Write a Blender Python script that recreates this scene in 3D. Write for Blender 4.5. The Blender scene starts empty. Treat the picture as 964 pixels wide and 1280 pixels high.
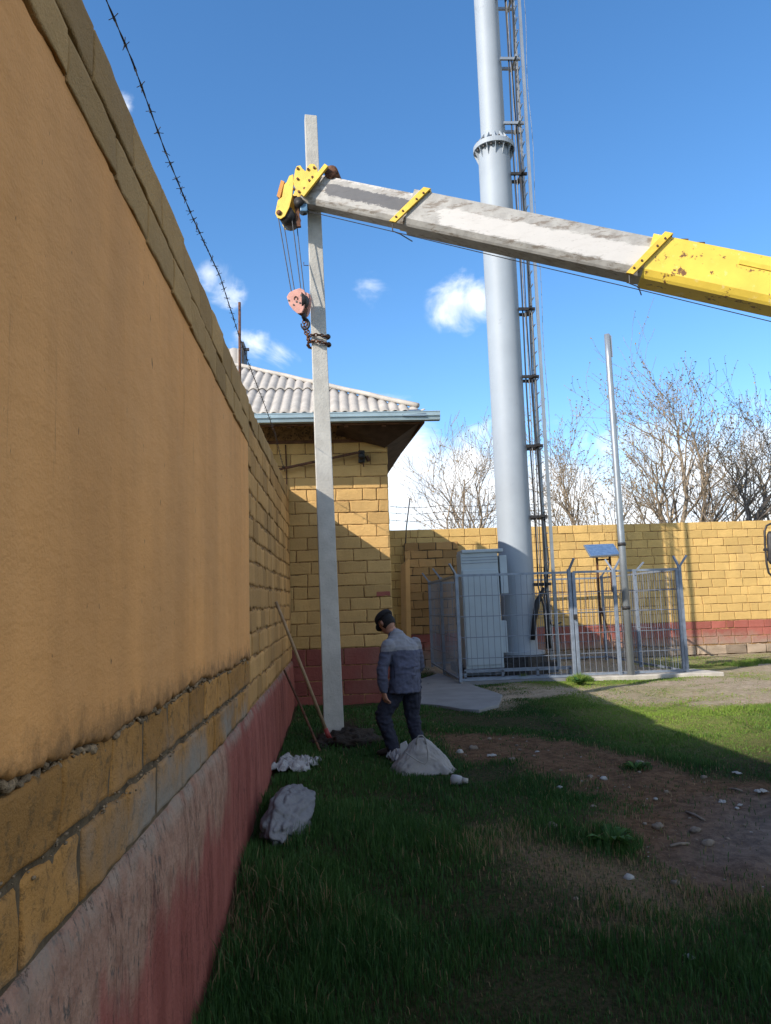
import bpy, math, random
import numpy as np
from mathutils import Vector, Matrix, noise as mnoise
random.seed(7)
RNG = np.random.default_rng(11)
S = bpy.context.scene
COL = S.collection
PI = math.pi
rad = math.radians

# ------------------------------------------------------------------ camera
FOC = 960.0                                   # focal length in photo pixels (964 x 1280)
YAW, PITCH, ROLL = rad(3.6), rad(7.01), 0.033
c_, s_ = math.cos, math.sin
_r = Vector((c_(YAW), -s_(YAW), 0))
CF = Vector((s_(YAW)*c_(PITCH), c_(YAW)*c_(PITCH), s_(PITCH)))
_u = Vector((-s_(YAW)*s_(PITCH), -c_(YAW)*s_(PITCH), c_(PITCH)))
CR = _r*c_(ROLL) - _u*s_(ROLL)
CU = _u*c_(ROLL) + _r*s_(ROLL)
cam_d = bpy.data.cameras.new('camera')
cam = bpy.data.objects.new('camera', cam_d); COL.objects.link(cam)
cam_d.sensor_fit = 'VERTICAL'; cam_d.sensor_height = 36.0; cam_d.lens = 36.0*FOC/1280
cam_d.clip_start = 0.05; cam_d.clip_end = 2000
m3 = Matrix((CR, CU, -CF)).transposed()
cam.matrix_world = m3.to_4x4()
S.camera = cam

# ------------------------------------------------------------------ sun and sky
SUNTRAVEL = Vector((1.42, 1.07, -1.0)).normalized()
sun_d = bpy.data.lights.new('sun', 'SUN'); sun_d.energy = 4.3; sun_d.angle = rad(0.5); sun_d.color = (1.0, 0.93, 0.82)
sun = bpy.data.objects.new('sun', sun_d); COL.objects.link(sun)
sun.rotation_euler = SUNTRAVEL.to_track_quat('-Z', 'Y').to_euler()
sun.location = (-10, -8, 12)
S.view_settings.view_transform = 'Standard'
S.view_settings.look = 'None'
S.view_settings.exposure = 0.6
S.view_settings.gamma = 1.0
S.view_settings.use_curve_mapping = False
W = bpy.data.worlds.new('World'); S.world = W; W.use_nodes = True

def pray(px, py):
    return CR*((px-482)/FOC) - CU*((py-640)/FOC) + CF
def at(px, py, Y=None, X=None, Z=None):
    d = pray(px, py)
    t = Y/d.y if Y is not None else (X/d.x if X is not None else Z/d.z)
    return d*t

def build_world():
    nt = W.node_tree; N = nt.nodes; L = nt.links
    N.clear()
    out = N.new('ShaderNodeOutputWorld'); bg = N.new('ShaderNodeBackground'); bg.inputs[1].default_value = 0.15
    sky = N.new('ShaderNodeTexSky'); sky.sky_type = 'NISHITA'; sky.sun_disc = False
    tow = -SUNTRAVEL
    sky.sun_elevation = math.asin(tow.z)
    sky.sun_rotation = math.atan2(tow.x, tow.y)
    sky.air_density = 1.0; sky.dust_density = 0.6; sky.ozone_density = 3.0; sky.altitude = 400
    tc = N.new('ShaderNodeTexCoord')
    nrm = N.new('ShaderNodeVectorMath'); nrm.operation = 'NORMALIZE'
    L.new(tc.outputs['Generated'], nrm.inputs[0])
    mp = N.new('ShaderNodeMapping'); mp.inputs['Scale'].default_value = (11, 11, 16)
    L.new(nrm.outputs[0], mp.inputs[0])
    nz = N.new('ShaderNodeTexNoise'); nz.inputs['Scale'].default_value = 1.0; nz.inputs['Detail'].default_value = 9; nz.inputs['Roughness'].default_value = 0.58
    nz.inputs['Distortion'].default_value = 0.6
    L.new(mp.outputs[0], nz.inputs['Vector'])
    def math_(op, a, b=None, clamp=False):
        n = N.new('ShaderNodeMath'); n.operation = op; n.use_clamp = clamp
        for i, v in enumerate((a, b)):
            if v is None: continue
            if isinstance(v, (int, float)): n.inputs[i].default_value = v
            else: L.new(v, n.inputs[i])
        return n.outputs[0]
    # blobs of cumulus: (px, py, angular radius, strength)
    blobs = [(575, 378, .05, 1.05), (592, 372, .045, 1.0), (262, 342, .034, .8), (158, 133, .022, .7), (282, 362, .03, .7), (318, 424, .034, .52), (350, 437, .032, .42),
             (462, 356, .034, .36), (508, 605, .13, 1.4), (470, 565, .07, 1.1), (560, 650, .16, 1.5), (700, 665, .17, 1.45), (840, 670, .18, 1.4), (964, 665, .18, 1.35), (330, 660, .2, 1.3), (980, 580, .08, .9)]
    blobs = [(pray(a, b).normalized(), r_, st) for a, b, r_, st in blobs]
    # unseen cloud banks added right of and behind the view as neutral fill
    blobs += [(Vector(d).normalized(), r_, st) for d, r_, st in (((1, .12, .62), .62, 1.3), ((1, -.55, .5), .6, 1.3), ((.5, -1, .6), .6, 1.2), ((.75, -.2, 1.2), .5, 1.2), ((1.1, .1, .2), .45, 1.1))]
    acc = None
    for (d, r, st) in blobs:
        dp = N.new('ShaderNodeVectorMath'); dp.operation = 'DISTANCE'
        L.new(nrm.outputs[0], dp.inputs[0]); dp.inputs[1].default_value = d
        f = math_('MULTIPLY', math_('SUBTRACT', 1.0, math_('DIVIDE', dp.outputs['Value'], r), True), st)
        acc = f if acc is None else math_('MAXIMUM', acc, f)
    nzc = math_('MULTIPLY', math_('SUBTRACT', nz.outputs[0], 0.5), 2.7)
    lo = math_('MULTIPLY', math_('GREATER_THAN', acc, 0.0), 1.0)
    dens = math_('ADD', math_('MULTIPLY', acc, 1.25), nzc)
    mr = N.new('ShaderNodeMapRange'); mr.interpolation_type = 'SMOOTHSTEP'
    mr.inputs[1].default_value = 0.28; mr.inputs[2].default_value = 1.3; mr.inputs[3].default_value = 0; mr.inputs[4].default_value = 0.93
    L.new(dens, mr.inputs[0])
    cl = math_('MULTIPLY', mr.outputs[0], math_('MULTIPLY', acc, 6.0, True))
    # cloud body: bright crowns, slightly grey-blue bellies
    nz2 = N.new('ShaderNodeTexNoise'); nz2.inputs['Scale'].default_value = 2.3; nz2.inputs['Detail'].default_value = 6
    L.new(mp.outputs[0], nz2.inputs['Vector'])
    cr = N.new('ShaderNodeValToRGB'); cr.color_ramp.elements[0].position = .35; cr.color_ramp.elements[0].color = (4.6, 5.1, 5.8, 1)
    cr.color_ramp.elements[1].position = .6; cr.color_ramp.elements[1].color = (6.5, 6.6, 6.7, 1)
    L.new(nz2.outputs[0], cr.inputs[0])
    hs = N.new('ShaderNodeHueSaturation'); hs.inputs['Saturation'].default_value = 1.2; hs.inputs['Value'].default_value = 1.12
    L.new(sky.outputs[0], hs.inputs['Color'])
    mix = N.new('ShaderNodeMix'); mix.data_type = 'RGBA'
    L.new(cl, mix.inputs[0]); L.new(hs.outputs[0], mix.inputs[6]); L.new(cr.outputs[0], mix.inputs[7])
    L.new(mix.outputs[2], bg.inputs[0]); L.new(bg.outputs[0], out.inputs[0])
build_world()

# ------------------------------------------------------------------ materials
class NT:
    def __init__(s, name):
        s.m = bpy.data.materials.new(name); s.m.use_nodes = True
        s.t = s.m.node_tree; s.b = s.t.nodes['Principled BSDF']
        s.geo = s.t.nodes.new('ShaderNodeNewGeometry')
    def n(s, k): return s.t.nodes.new(k)
    def l(s, a, b): s.t.links.new(a, b)
    def pos(s, scale=(1, 1, 1)):
        mp = s.n('ShaderNodeMapping'); mp.inputs['Scale'].default_value = scale
        s.l(s.geo.outputs['Position'], mp.inputs[0]); return mp.outputs[0]
    def noise(s, scale, detail=6, rough=.6, vec=None, dist=0):
        n = s.n('ShaderNodeTexNoise'); n.inputs['Scale'].default_value = scale; n.inputs['Detail'].default_value = detail
        n.inputs['Roughness'].default_value = rough; n.inputs['Distortion'].default_value = dist
        s.l(vec if vec is not None else s.geo.outputs['Position'], n.inputs['Vector']); return n.outputs[0]
    def ramp(s, v, a, b, lo=0., hi=1.):
        n = s.n('ShaderNodeMapRange'); n.interpolation_type = 'SMOOTHSTEP'
        n.inputs[1].default_value = a; n.inputs[2].default_value = b; n.inputs[3].default_value = lo; n.inputs[4].default_value = hi
        s.l(v, n.inputs[0]); return n.outputs[0]
    def math(s, op, a, b=0.0, clamp=False):
        n = s.n('ShaderNodeMath'); n.operation = op; n.use_clamp = clamp
        for i, v in enumerate((a, b)):
            if isinstance(v, (int, float)): n.inputs[i].default_value = v
            else: s.l(v, n.inputs[i])
        return n.outputs[0]
    def mix(s, f, a, b, mode='MIX'):
        n = s.n('ShaderNodeMix'); n.data_type = 'RGBA'; n.blend_type = mode
        for i, v in ((0, f), (6, a), (7, b)):
            if isinstance(v, (int, float)): n.inputs[i].default_value = v
            elif isinstance(v, tuple): n.inputs[i].default_value = (*v, 1) if len(v) == 3 else v
            else: s.l(v, n.inputs[i])
        return n.outputs[2]
    def attr(s, name):
        n = s.n('ShaderNodeAttribute'); n.attribute_name = name; return n.outputs['Fac']
    def xyz(s):
        n = s.n('ShaderNodeSeparateXYZ'); s.l(s.geo.outputs['Position'], n.inputs[0]); return n.outputs
    def bump(s, h, strength=.3, dist=.01):
        n = s.n('ShaderNodeBump'); n.inputs['Strength'].default_value = strength; n.inputs['Distance'].default_value = dist
        s.l(h, n.inputs['Height']); s.l(n.outputs[0], s.b.inputs['Normal'])
    def col(s, c):
        if isinstance(c, tuple): s.b.inputs['Base Color'].default_value = (*c, 1)
        else: s.l(c, s.b.inputs['Base Color'])
    def set(s, rough=.8, metal=0., spec=.3):
        s.b.inputs['Roughness'].default_value = rough; s.b.inputs['Metallic'].default_value = metal
        s.b.inputs['Specular IOR Level'].default_value = spec; return s

def dim(c, k): return tuple(x*k for x in c)
def MAT(name, c, rough=.8, metal=0., var=.25, scale=5., bump=.25, bscale=60., c2=None, amount=.5, spec=.3, dist=.01, c3=None, s3=2., a3=(.6, .7)):
    t = NT(name).set(rough, metal, spec)
    n1 = t.noise(scale)
    col = t.mix(t.ramp(n1, .3, .7), dim(c, 1-var), dim(c, 1+var*.6))
    if c2: col = t.mix(t.ramp(t.noise(scale*2.3, 8, .7), 1-amount, 1-amount+.12), col, c2)
    if c3: col = t.mix(t.ramp(t.noise(s3, 9, .72), *a3), col, c3)
    t.col(col)
    if bump: t.bump(t.noise(bscale, 5), bump, dist)
    return t.m

def masonry(name, c, var=.35, c_dirt=(.22, .15, .08), dirt=.62, bump=.6, lowgrey=None, splash=None):
    t = NT(name).set(.9, 0, .15)
    tint = t.attr('tint')
    col = t.mix(tint, dim(c, 1-var), dim(c, 1+var*.45))
    n1 = t.noise(3.2, 8, .65)
    col = t.mix(t.ramp(n1, .35, .7, 0, .45), col, dim(c, .72))
    col = t.mix(t.ramp(t.noise(26, 8, .75), dirt, dirt+.14, 0, .7), col, c_dirt)
    pe = t.noise(4.3, 10, .8)
    col = t.mix(t.ramp(pe, .66, .69, 0, .55), col, (.36, .29, .2))
    col = t.mix(t.ramp(t.noise(.8, 5, .6, t.pos((1, 1, .6))), .5, .75, 0, .35), col, dim(c_dirt, 1.3))
    if splash:   # mud thrown up from the ground
        w = t.math('ADD', t.xyz()[2], t.math('MULTIPLY', t.math('SUBTRACT', t.noise(3.5, 8, .75), .5), .9))
        col = t.mix(t.ramp(w, splash[0], splash[1], .85, 0), col, (.33, .26, .19))
    if lowgrey:   # paint lost from the lowest course, grey block showing
        z = t.xyz()[2]; y = t.xyz()[1]
        w = t.math('ADD', z, t.math('MULTIPLY', t.math('SUBTRACT', t.noise(3.1, 6, .7), .5), .62))
        col = t.mix(t.math('MULTIPLY', t.ramp(w, lowgrey[0], lowgrey[1], .85, 0), t.ramp(t.noise(1.1, 3), .42, .56)), col, (.24, .225, .2))
    t.col(col)
    h = t.math('ADD', t.noise(140, 4), t.math('MULTIPLY', t.noise(28, 6), 1.6))
    t.bump(h, bump, .012)
    return t.m

OCHRE = (.50, .28, .105)
m_block = masonry('ochre_painted_block', OCHRE)
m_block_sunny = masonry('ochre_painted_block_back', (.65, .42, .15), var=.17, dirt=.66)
m_block_house = masonry('ochre_painted_block_house', (.58, .36, .14), var=.22)
m_block_low = masonry('ochre_painted_block_worn', (.43, .215, .065), c_dirt=(.12, .075, .035), dirt=.5, lowgrey=(-.78, -.42))
m_block_raw = masonry('unpainted_tan_block', (.42, .26, .11), var=.3, c_dirt=(.2, .14, .08), dirt=.6)
m_mortar = MAT('dark_mortar', (.115, .08, .045), .95, var=.4, scale=14, bump=.8, bscale=70)
m_mortar_ochre = MAT('painted_mortar', (.34, .19, .075), .95, var=.4, scale=14, c2=(.06, .04, .022), amount=.5, bump=.8, bscale=70)
m_mortar_pale = MAT('ragged_mortar', (.3, .21, .125), .95, var=.5, scale=22, bump=1., bscale=60, c2=(.09, .07, .05), amount=.45, dist=.02)
m_block_red = masonry('red_painted_block', (.38, .12, .09), var=.25, c_dirt=(.32, .26, .2), dirt=.57, splash=(-1.3, -.8))
m_block_maroon = masonry('maroon_painted_block', (.25, .075, .06), var=.25, c_dirt=(.2, .15, .12), dirt=.6)
m_block_stone = masonry('bare_footing_stone', (.37, .28, .2), var=.3)

def plaster_mat():
    t = NT('ochre_plaster').set(.82, 0, .2)
    c = (.64, .30, .098)
    st = t.noise(1.0, 6, .6, t.pos((2.2, 2.2, .42)))
    col = t.mix(t.ramp(st, .3, .72), dim(c, .84), dim(c, 1.13))
    col = t.mix(t.ramp(t.noise(.9, 5, .6), .35, .7, 0, .5), col, (.58, .295, .115))
    rn = t.noise(1.0, 7, .72, t.pos((9, 9, 1.6)))
    col = t.mix(t.ramp(rn, .64, .8, 0, .55), col, (.23, .12, .045))
    sp = t.noise(30, 4, .5, t.pos((1, 1, .45)))
    col = t.mix(t.ramp(sp, .70, .74, 0, .7), col, (.11, .065, .03))
    # hairline cracks, chips and rain streaks
    vo = t.n('ShaderNodeTexVoronoi'); vo.feature = 'DISTANCE_TO_EDGE'; vo.inputs['Scale'].default_value = .55
    wv = t.n('ShaderNodeVectorMath'); wv.operation = 'ADD'; nv = t.n('ShaderNodeTexNoise'); nv.inputs['Scale'].default_value = 2.2; nv.inputs['Detail'].default_value = 7
    t.l(t.geo.outputs['Position'], nv.inputs['Vector']); t.l(t.geo.outputs['Position'], wv.inputs[0]); t.l(nv.outputs['Color'], wv.inputs[1]); t.l(wv.outputs[0], vo.inputs['Vector'])
    crk = t.math('MULTIPLY', t.ramp(vo.outputs['Distance'], 0, .0035, 1, 0), t.ramp(t.noise(.8, 3), .5, .6))
    col = t.mix(t.math('MULTIPLY', crk, .0), col, (.1, .055, .025))
    chp = t.noise(6.5, 9, .8)
    col = t.mix(t.ramp(chp, .70, .73, 0, .8), col, (.36, .25, .15))
    stk = t.noise(1.0, 6, .7, t.pos((16, 16, .9)))
    col = t.mix(t.math('MULTIPLY', t.ramp(stk, .6, .72), t.ramp(t.noise(.7, 3), .45, .62, 0, .6)), col, (.2, .105, .045))
    # grime creeping up from the ragged lower edge
    z = t.xyz()[2]
    gw = t.math('ADD', z, t.math('MULTIPLY', t.math('SUBTRACT', t.noise(11, 8, .75), .5), .3))
    col = t.mix(t.ramp(gw, -.36, -.22, .75, 0), col, (.12, .07, .03))
    t.col(col)
    t.bump(t.math('ADD', t.math('ADD', t.noise(90, 4), t.math('MULTIPLY', t.noise(1.0, 5, .6, t.pos((4, 4, 9))), 4.)), t.math('MULTIPLY', crk, 0.)), .3, .012)
    return t.m
m_plaster = plaster_mat()

def plinth_mat():
    t = NT('red_limewash_plinth').set(.9, 0, .15)
    x, y, z = t.xyz()
    red = t.mix(t.ramp(t.noise(1., 7, .65, t.pos((5, 5, .8))), .3, .72), (.20, .058, .044), (.31, .105, .08))
    pale = t.mix(t.ramp(t.noise(9, 8, .7), .35, .68), (.36, .215, .15), (.24, .125, .085))
    pale = t.mix(t.ramp(t.noise(42, 7, .78, t.pos((1, 1, .4))), .54, .64, 0, .95), pale, (.085, .075, .065))
    pale = t.mix(t.ramp(t.noise(2.6, 6, .7), .62, .7, 0, .8), pale, (.10, .095, .085))
    w = t.math('ADD', t.math('MULTIPLY', t.math('ADD', z, 1.1), 3.2), t.math('MULTIPLY', t.math('SUBTRACT', t.noise(1.0, 8, .68, t.pos((3.4, 3.4, 1.1))), .5), 2.3))
    fy = t.ramp(t.math('ADD', y, t.math('MULTIPLY', t.math('SUBTRACT', t.noise(4, 5), .5), .35)), 4.45, 4.75, 1, 0)
    f = t.math('MULTIPLY', t.ramp(w, -.25, .35), fy)
    col = t.mix(f, red, pale)
    rim = t.math('MULTIPLY', t.ramp(z, -.85, -.76, 0, .7), t.ramp(t.noise(7, 6), .35, .6))
    col = t.mix(rim, col, (.27, .22, .17))
    cr = t.noise(1.0, 8, .7, t.pos((3.0, 3.0, .5)), .9)
    crack = t.math('MULTIPLY', t.ramp(t.math('ABSOLUTE', t.math('SUBTRACT', cr, .5)), 0, .006, 1, 0), .8)
    col = t.mix(crack, col, (.05, .03, .025))
    t.col(col)
    t.bump(t.math('ADD', t.noise(70, 5), t.math('ADD', t.math('MULTIPLY', t.noise(8, 6), 3.), t.math('MULTIPLY', crack, -3.))), .6, .014)
    return t.m
m_plinth = plinth_mat()
m_galv = MAT('galvanised_steel', (.30, .325, .35), .42, .55, var=.12, scale=3, bump=.05, spec=.5)
m_mast = MAT('mast_grey_paint', (.30, .335, .375), .6, .0, var=.06, scale=1.2, bump=.03, spec=.5, c2=(.25, .28, .315), amount=.4)
m_fence = MAT('fence_grey_paint', (.22, .255, .31), .5, .3, var=.2, scale=9, bump=.1, spec=.4)
m_wire = MAT('fence_wire', (.2, .22, .26), .5, .3, var=.15, scale=9, bump=0)
m_dark = MAT('dark_steel', (.045, .042, .042), .55, .4, var=.4, scale=12, bump=.2)
m_cable = MAT('black_cable', (.02, .02, .022), .5, 0, var=.3, scale=10, bump=0)
m_cablegrey = MAT('grey_cable', (.2, .19, .18), .6, 0, var=.3, scale=10, bump=0)
m_rope = MAT('wire_rope', (.05, .05, .055), .5, .4, var=.3, scale=30, bump=0)
m_rust = MAT('rusty_iron', (.11, .055, .035), .85, .2, var=.5, scale=18, bump=.5, c2=(.2, .085, .04), amount=.5)
m_barb = MAT('barbed_wire_iron', (.05, .045, .045), .7, .5, var=.3, scale=20, bump=0)
m_cab = MAT('cabinet_pale_paint', (.37, .43, .47), .45, .05, var=.07, scale=2, bump=.03, spec=.4, c2=(.36, .42, .46), amount=.33)
m_roof = MAT('fibre_cement_sheet', (.40, .365, .325), .85, 0, var=.16, scale=3.5, bump=.3, c2=(.28, .26, .23), amount=.38)
m_gutter = MAT('zinc_gutter', (.33, .42, .46), .45, .35, var=.12, scale=4, bump=.03, spec=.5)
m_flash = MAT('blue_grey_flashing', (.12, .16, .22), .4, .4, var=.15, scale=5, bump=.05)
m_wood = MAT('weathered_brown_wood', (.13, .062, .034), .8, 0, var=.4, scale=7, bump=.3)
m_wood_dark = MAT('dark_soffit_board', (.065, .04, .027), .85, 0, var=.4, scale=5, bump=.3)
m_handle = MAT('wooden_tool_handle', (.30, .2, .115), .7, 0, var=.25, scale=14, bump=.2)
m_redpaint = MAT('red_painted_steel', (.28, .045, .04), .6, .1, var=.3, scale=14, bump=.2, c2=(.1, .07, .05), amount=.4)
m_conc = MAT('pole_concrete', (.47, .445, .40), .88, 0, var=.12, scale=6, bump=.5, bscale=40, c2=(.33, .31, .275), amount=.34, c3=(.13, .12, .11), s3=44, a3=(.62, .67))
m_slab = MAT('slab_concrete', (.2, .2, .2), .9, 0, var=.15, scale=3, bump=.4, c2=(.14, .135, .13), amount=.4)
m_kerb = MAT('kerb_concrete', (.46, .42, .36), .9, 0, var=.2, scale=5, bump=.5)
m_yellow = MAT('crane_yellow_paint', (.70, .49, .07), .42, 0, var=.1, scale=3, bump=.08, spec=.4, c2=(.74, .58, .22), amount=.42, c3=(.16, .075, .03), s3=7.5, a3=(.59, .615))
m_yellow_pl = MAT('yellow_plate_paint', (.68, .45, .06), .45, 0, var=.15, scale=9, bump=.1, c3=(.2, .09, .035), s3=16, a3=(.64, .69))
m_orange = MAT('orange_plate_paint', (.5, .2, .02), .5, 0, var=.2, scale=9, bump=.1)
m_salmon = MAT('faded_red_paint', (.60, .31, .25), .65, 0, var=.16, scale=14, bump=.15, c2=(.42, .17, .12), amount=.38)
m_boom_side = None
def boom_mat(name, patch, pdark, amount, amountd):
    t = NT(name).set(.55, .12, .4)
    base = t.mix(t.ramp(t.noise(6, 8, .7), .3, .7), (.27, .255, .235), (.40, .38, .35))
    base = t.mix(t.ramp(t.noise(1., 7, .75, t.pos((2.2, 12, 14))), .52, .62, 0, .8), base, (.16, .125, .095))
    a = t.attr('patch')
    wob = t.math('ADD', a, t.math('MULTIPLY', t.math('SUBTRACT', t.noise(7, 9, .8, t.pos((.6, 2, 3.2))), .5), 1.9))
    col = t.mix(t.ramp(wob, .42, .56, 0, amount), base, patch)
    d = t.attr('patchd')
    wd = t.math('ADD', d, t.math('MULTIPLY', t.math('SUBTRACT', t.noise(14, 9, .82, t.pos((.8, 2, 2))), .5), 1.7))
    col = t.mix(t.ramp(wd, .42, .54, 0, amountd), col, pdark)
    sc = t.noise(1., 8, .8, t.pos((.9, 30, 42)))
    col = t.mix(t.ramp(sc, .58, .66, 0, .5), col, (.14, .11, .085))
    t.col(col); t.bump(t.noise(60, 5), .12, .006)
    return t.m
m_boom = boom_mat('bare_boom_steel', (.52, .49, .46), (.07, .07, .078), .85, .9)
m_tyre = MAT('tyre_rubber', (.025, .025, .025), .85, 0, var=.2, scale=9, bump=.2)
m_glass = MAT('cab_glass', (.03, .04, .05), .08, 0, var=.05, scale=2, bump=0, spec=.6)
m_cabgreen = MAT('lorry_cab_paint', (.1, .2, .32), .4, 0, var=.1, scale=3, bump=.05)
m_mirror = MAT('mirror_glass', (.3, .3, .32), .05, 1., var=.02, bump=0)
m_solar = NT('solar_cells').set(.22, 0, .6)
def _sol():
    t = m_solar
    t.col(t.mix(t.ramp(t.noise(18, 2), .35, .65), (.075, .13, .235), (.105, .17, .29)))
_sol(); m_solar = m_solar.m
m_soil_dark = MAT('dug_wet_soil', (.035, .025, .018), .95, 0, var=.5, scale=16, bump=1., bscale=45, dist=.03)
m_sack = MAT('white_woven_sack', (.25, .235, .225), .8, 0, var=.16, scale=8, bump=.25, bscale=120, c2=(.17, .155, .14), amount=.4)
m_cloth = MAT('crumpled_white_sheet', (.30, .295, .30), .75, 0, var=.15, scale=9, bump=.2)
m_grey_sack = MAT('grey_cement_sack', (.16, .158, .168), .9, 0, var=.18, scale=7, bump=.6, bscale=34, c2=(.15, .145, .14), amount=.4, dist=.02)
m_stone = MAT('pale_stone', (.19, .15, .115), .9, 0, var=.3, scale=18, bump=.5)
m_litter = MAT('white_litter', (.3, .285, .26), .7, 0, var=.1, scale=18, bump=.2)
m_bark = MAT('grey_bark', (.30, .235, .17), .9, 0, var=.4, scale=9, bump=.5)
m_bark2 = MAT('dark_bark', (.16, .13, .105), .9, 0, var=.4, scale=9, bump=.5)
m_bud = MAT('spring_buds', (.34, .245, .13), .8, 0, var=.35, scale=4, bump=0, c2=(.19, .2, .075), amount=.45)
m_jacket = MAT('blue_grey_work_jacket', (.07, .075, .115), .85, 0, var=.2, scale=9, bump=.35, bscale=26, dist=.02)
m_yoke = MAT('pale_grey_yoke', (.20, .20, .22), .85, 0, var=.12, scale=9, bump=.2)
m_trouser = MAT('navy_trousers', (.018, .02, .035), .85, 0, var=.3, scale=9, bump=.35, bscale=26, dist=.02)
m_skin = MAT('tanned_skin', (.36, .185, .125), .55, 0, var=.12, scale=12, bump=.08)
m_hair = MAT('dark_hair', (.012, .009, .008), .75, 0, var=.3, scale=60, bump=.4)
m_cap = MAT('black_wool_cap', (.016, .014, .016), .9, 0, var=.3, scale=20, bump=.3)
m_shoe = MAT('dark_shoe_leather', (.025, .02, .018), .6, 0, var=.3, scale=9, bump=.2)

def leaf_mat(name, lo, hi, dry=None, sunny=None):
    t = NT(name).set(.6, 0, .25)
    a = t.attr('tint')
    col = t.mix(a, lo, hi)
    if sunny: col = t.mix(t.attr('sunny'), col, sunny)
    if dry: col = t.mix(t.attr('dry'), col, dry)
    t.col(col)
    tr = t.n('ShaderNodeBsdfTranslucent'); t.l(col, tr.inputs[0])
    mx = t.n('ShaderNodeMixShader'); mx.inputs[0].default_value = .3
    o = [n for n in t.t.nodes if n.type == 'OUTPUT_MATERIAL'][0]
    t.l(t.b.outputs[0], mx.inputs[1]); t.l(tr.outputs[0], mx.inputs[2]); t.l(mx.outputs[0], o.inputs[0])
    return t.m
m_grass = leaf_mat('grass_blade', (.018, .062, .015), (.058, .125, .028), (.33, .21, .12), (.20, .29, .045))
m_weed = leaf_mat('weed_leaf', (.04, .10, .02), (.09, .17, .03))

# ------------------------------------------------------------------ object helpers
def raw_obj(name, verts, faces, mats, smooth=False, attrs=None, midx=None):
    me = bpy.data.meshes.new(name)
    me.from_pydata([tuple(v) for v in verts], [], faces)
    for mm in (mats if isinstance(mats, (list, tuple)) else [mats]): me.materials.append(mm)
    if midx is not None: me.polygons.foreach_set('material_index', midx)
    if smooth: me.polygons.foreach_set('use_smooth', [True]*len(me.polygons))
    for k, v in (attrs or {}).items():
        at_ = me.attributes.new(k, 'FLOAT', 'POINT'); at_.data.foreach_set('value', np.asarray(v, dtype=np.float32))
    me.update()
    o = bpy.data.objects.new(name, me); COL.objects.link(o)
    return o

def tag(o, label, cat, group=None):
    o['label'] = label; o['category'] = cat
    if group: o['group'] = group
    return o
def thing(name, label, cat, loc, group=None):
    o = bpy.data.objects.new(name, None); COL.objects.link(o)
    o.location = loc; o.empty_display_size = .2
    return tag(o, label, cat, group)
def adopt(o, parent):
    """parent o (whose mesh is in world coordinates) without moving it"""
    root = parent; off = Vector((0, 0, 0))
    while root is not None:
        off += Vector(root.location); root = root.parent
    o.data.transform(Matrix.Translation(-off))
    o.parent = parent
    return o
def structure(o): o['kind'] = 'structure'; return o

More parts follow.
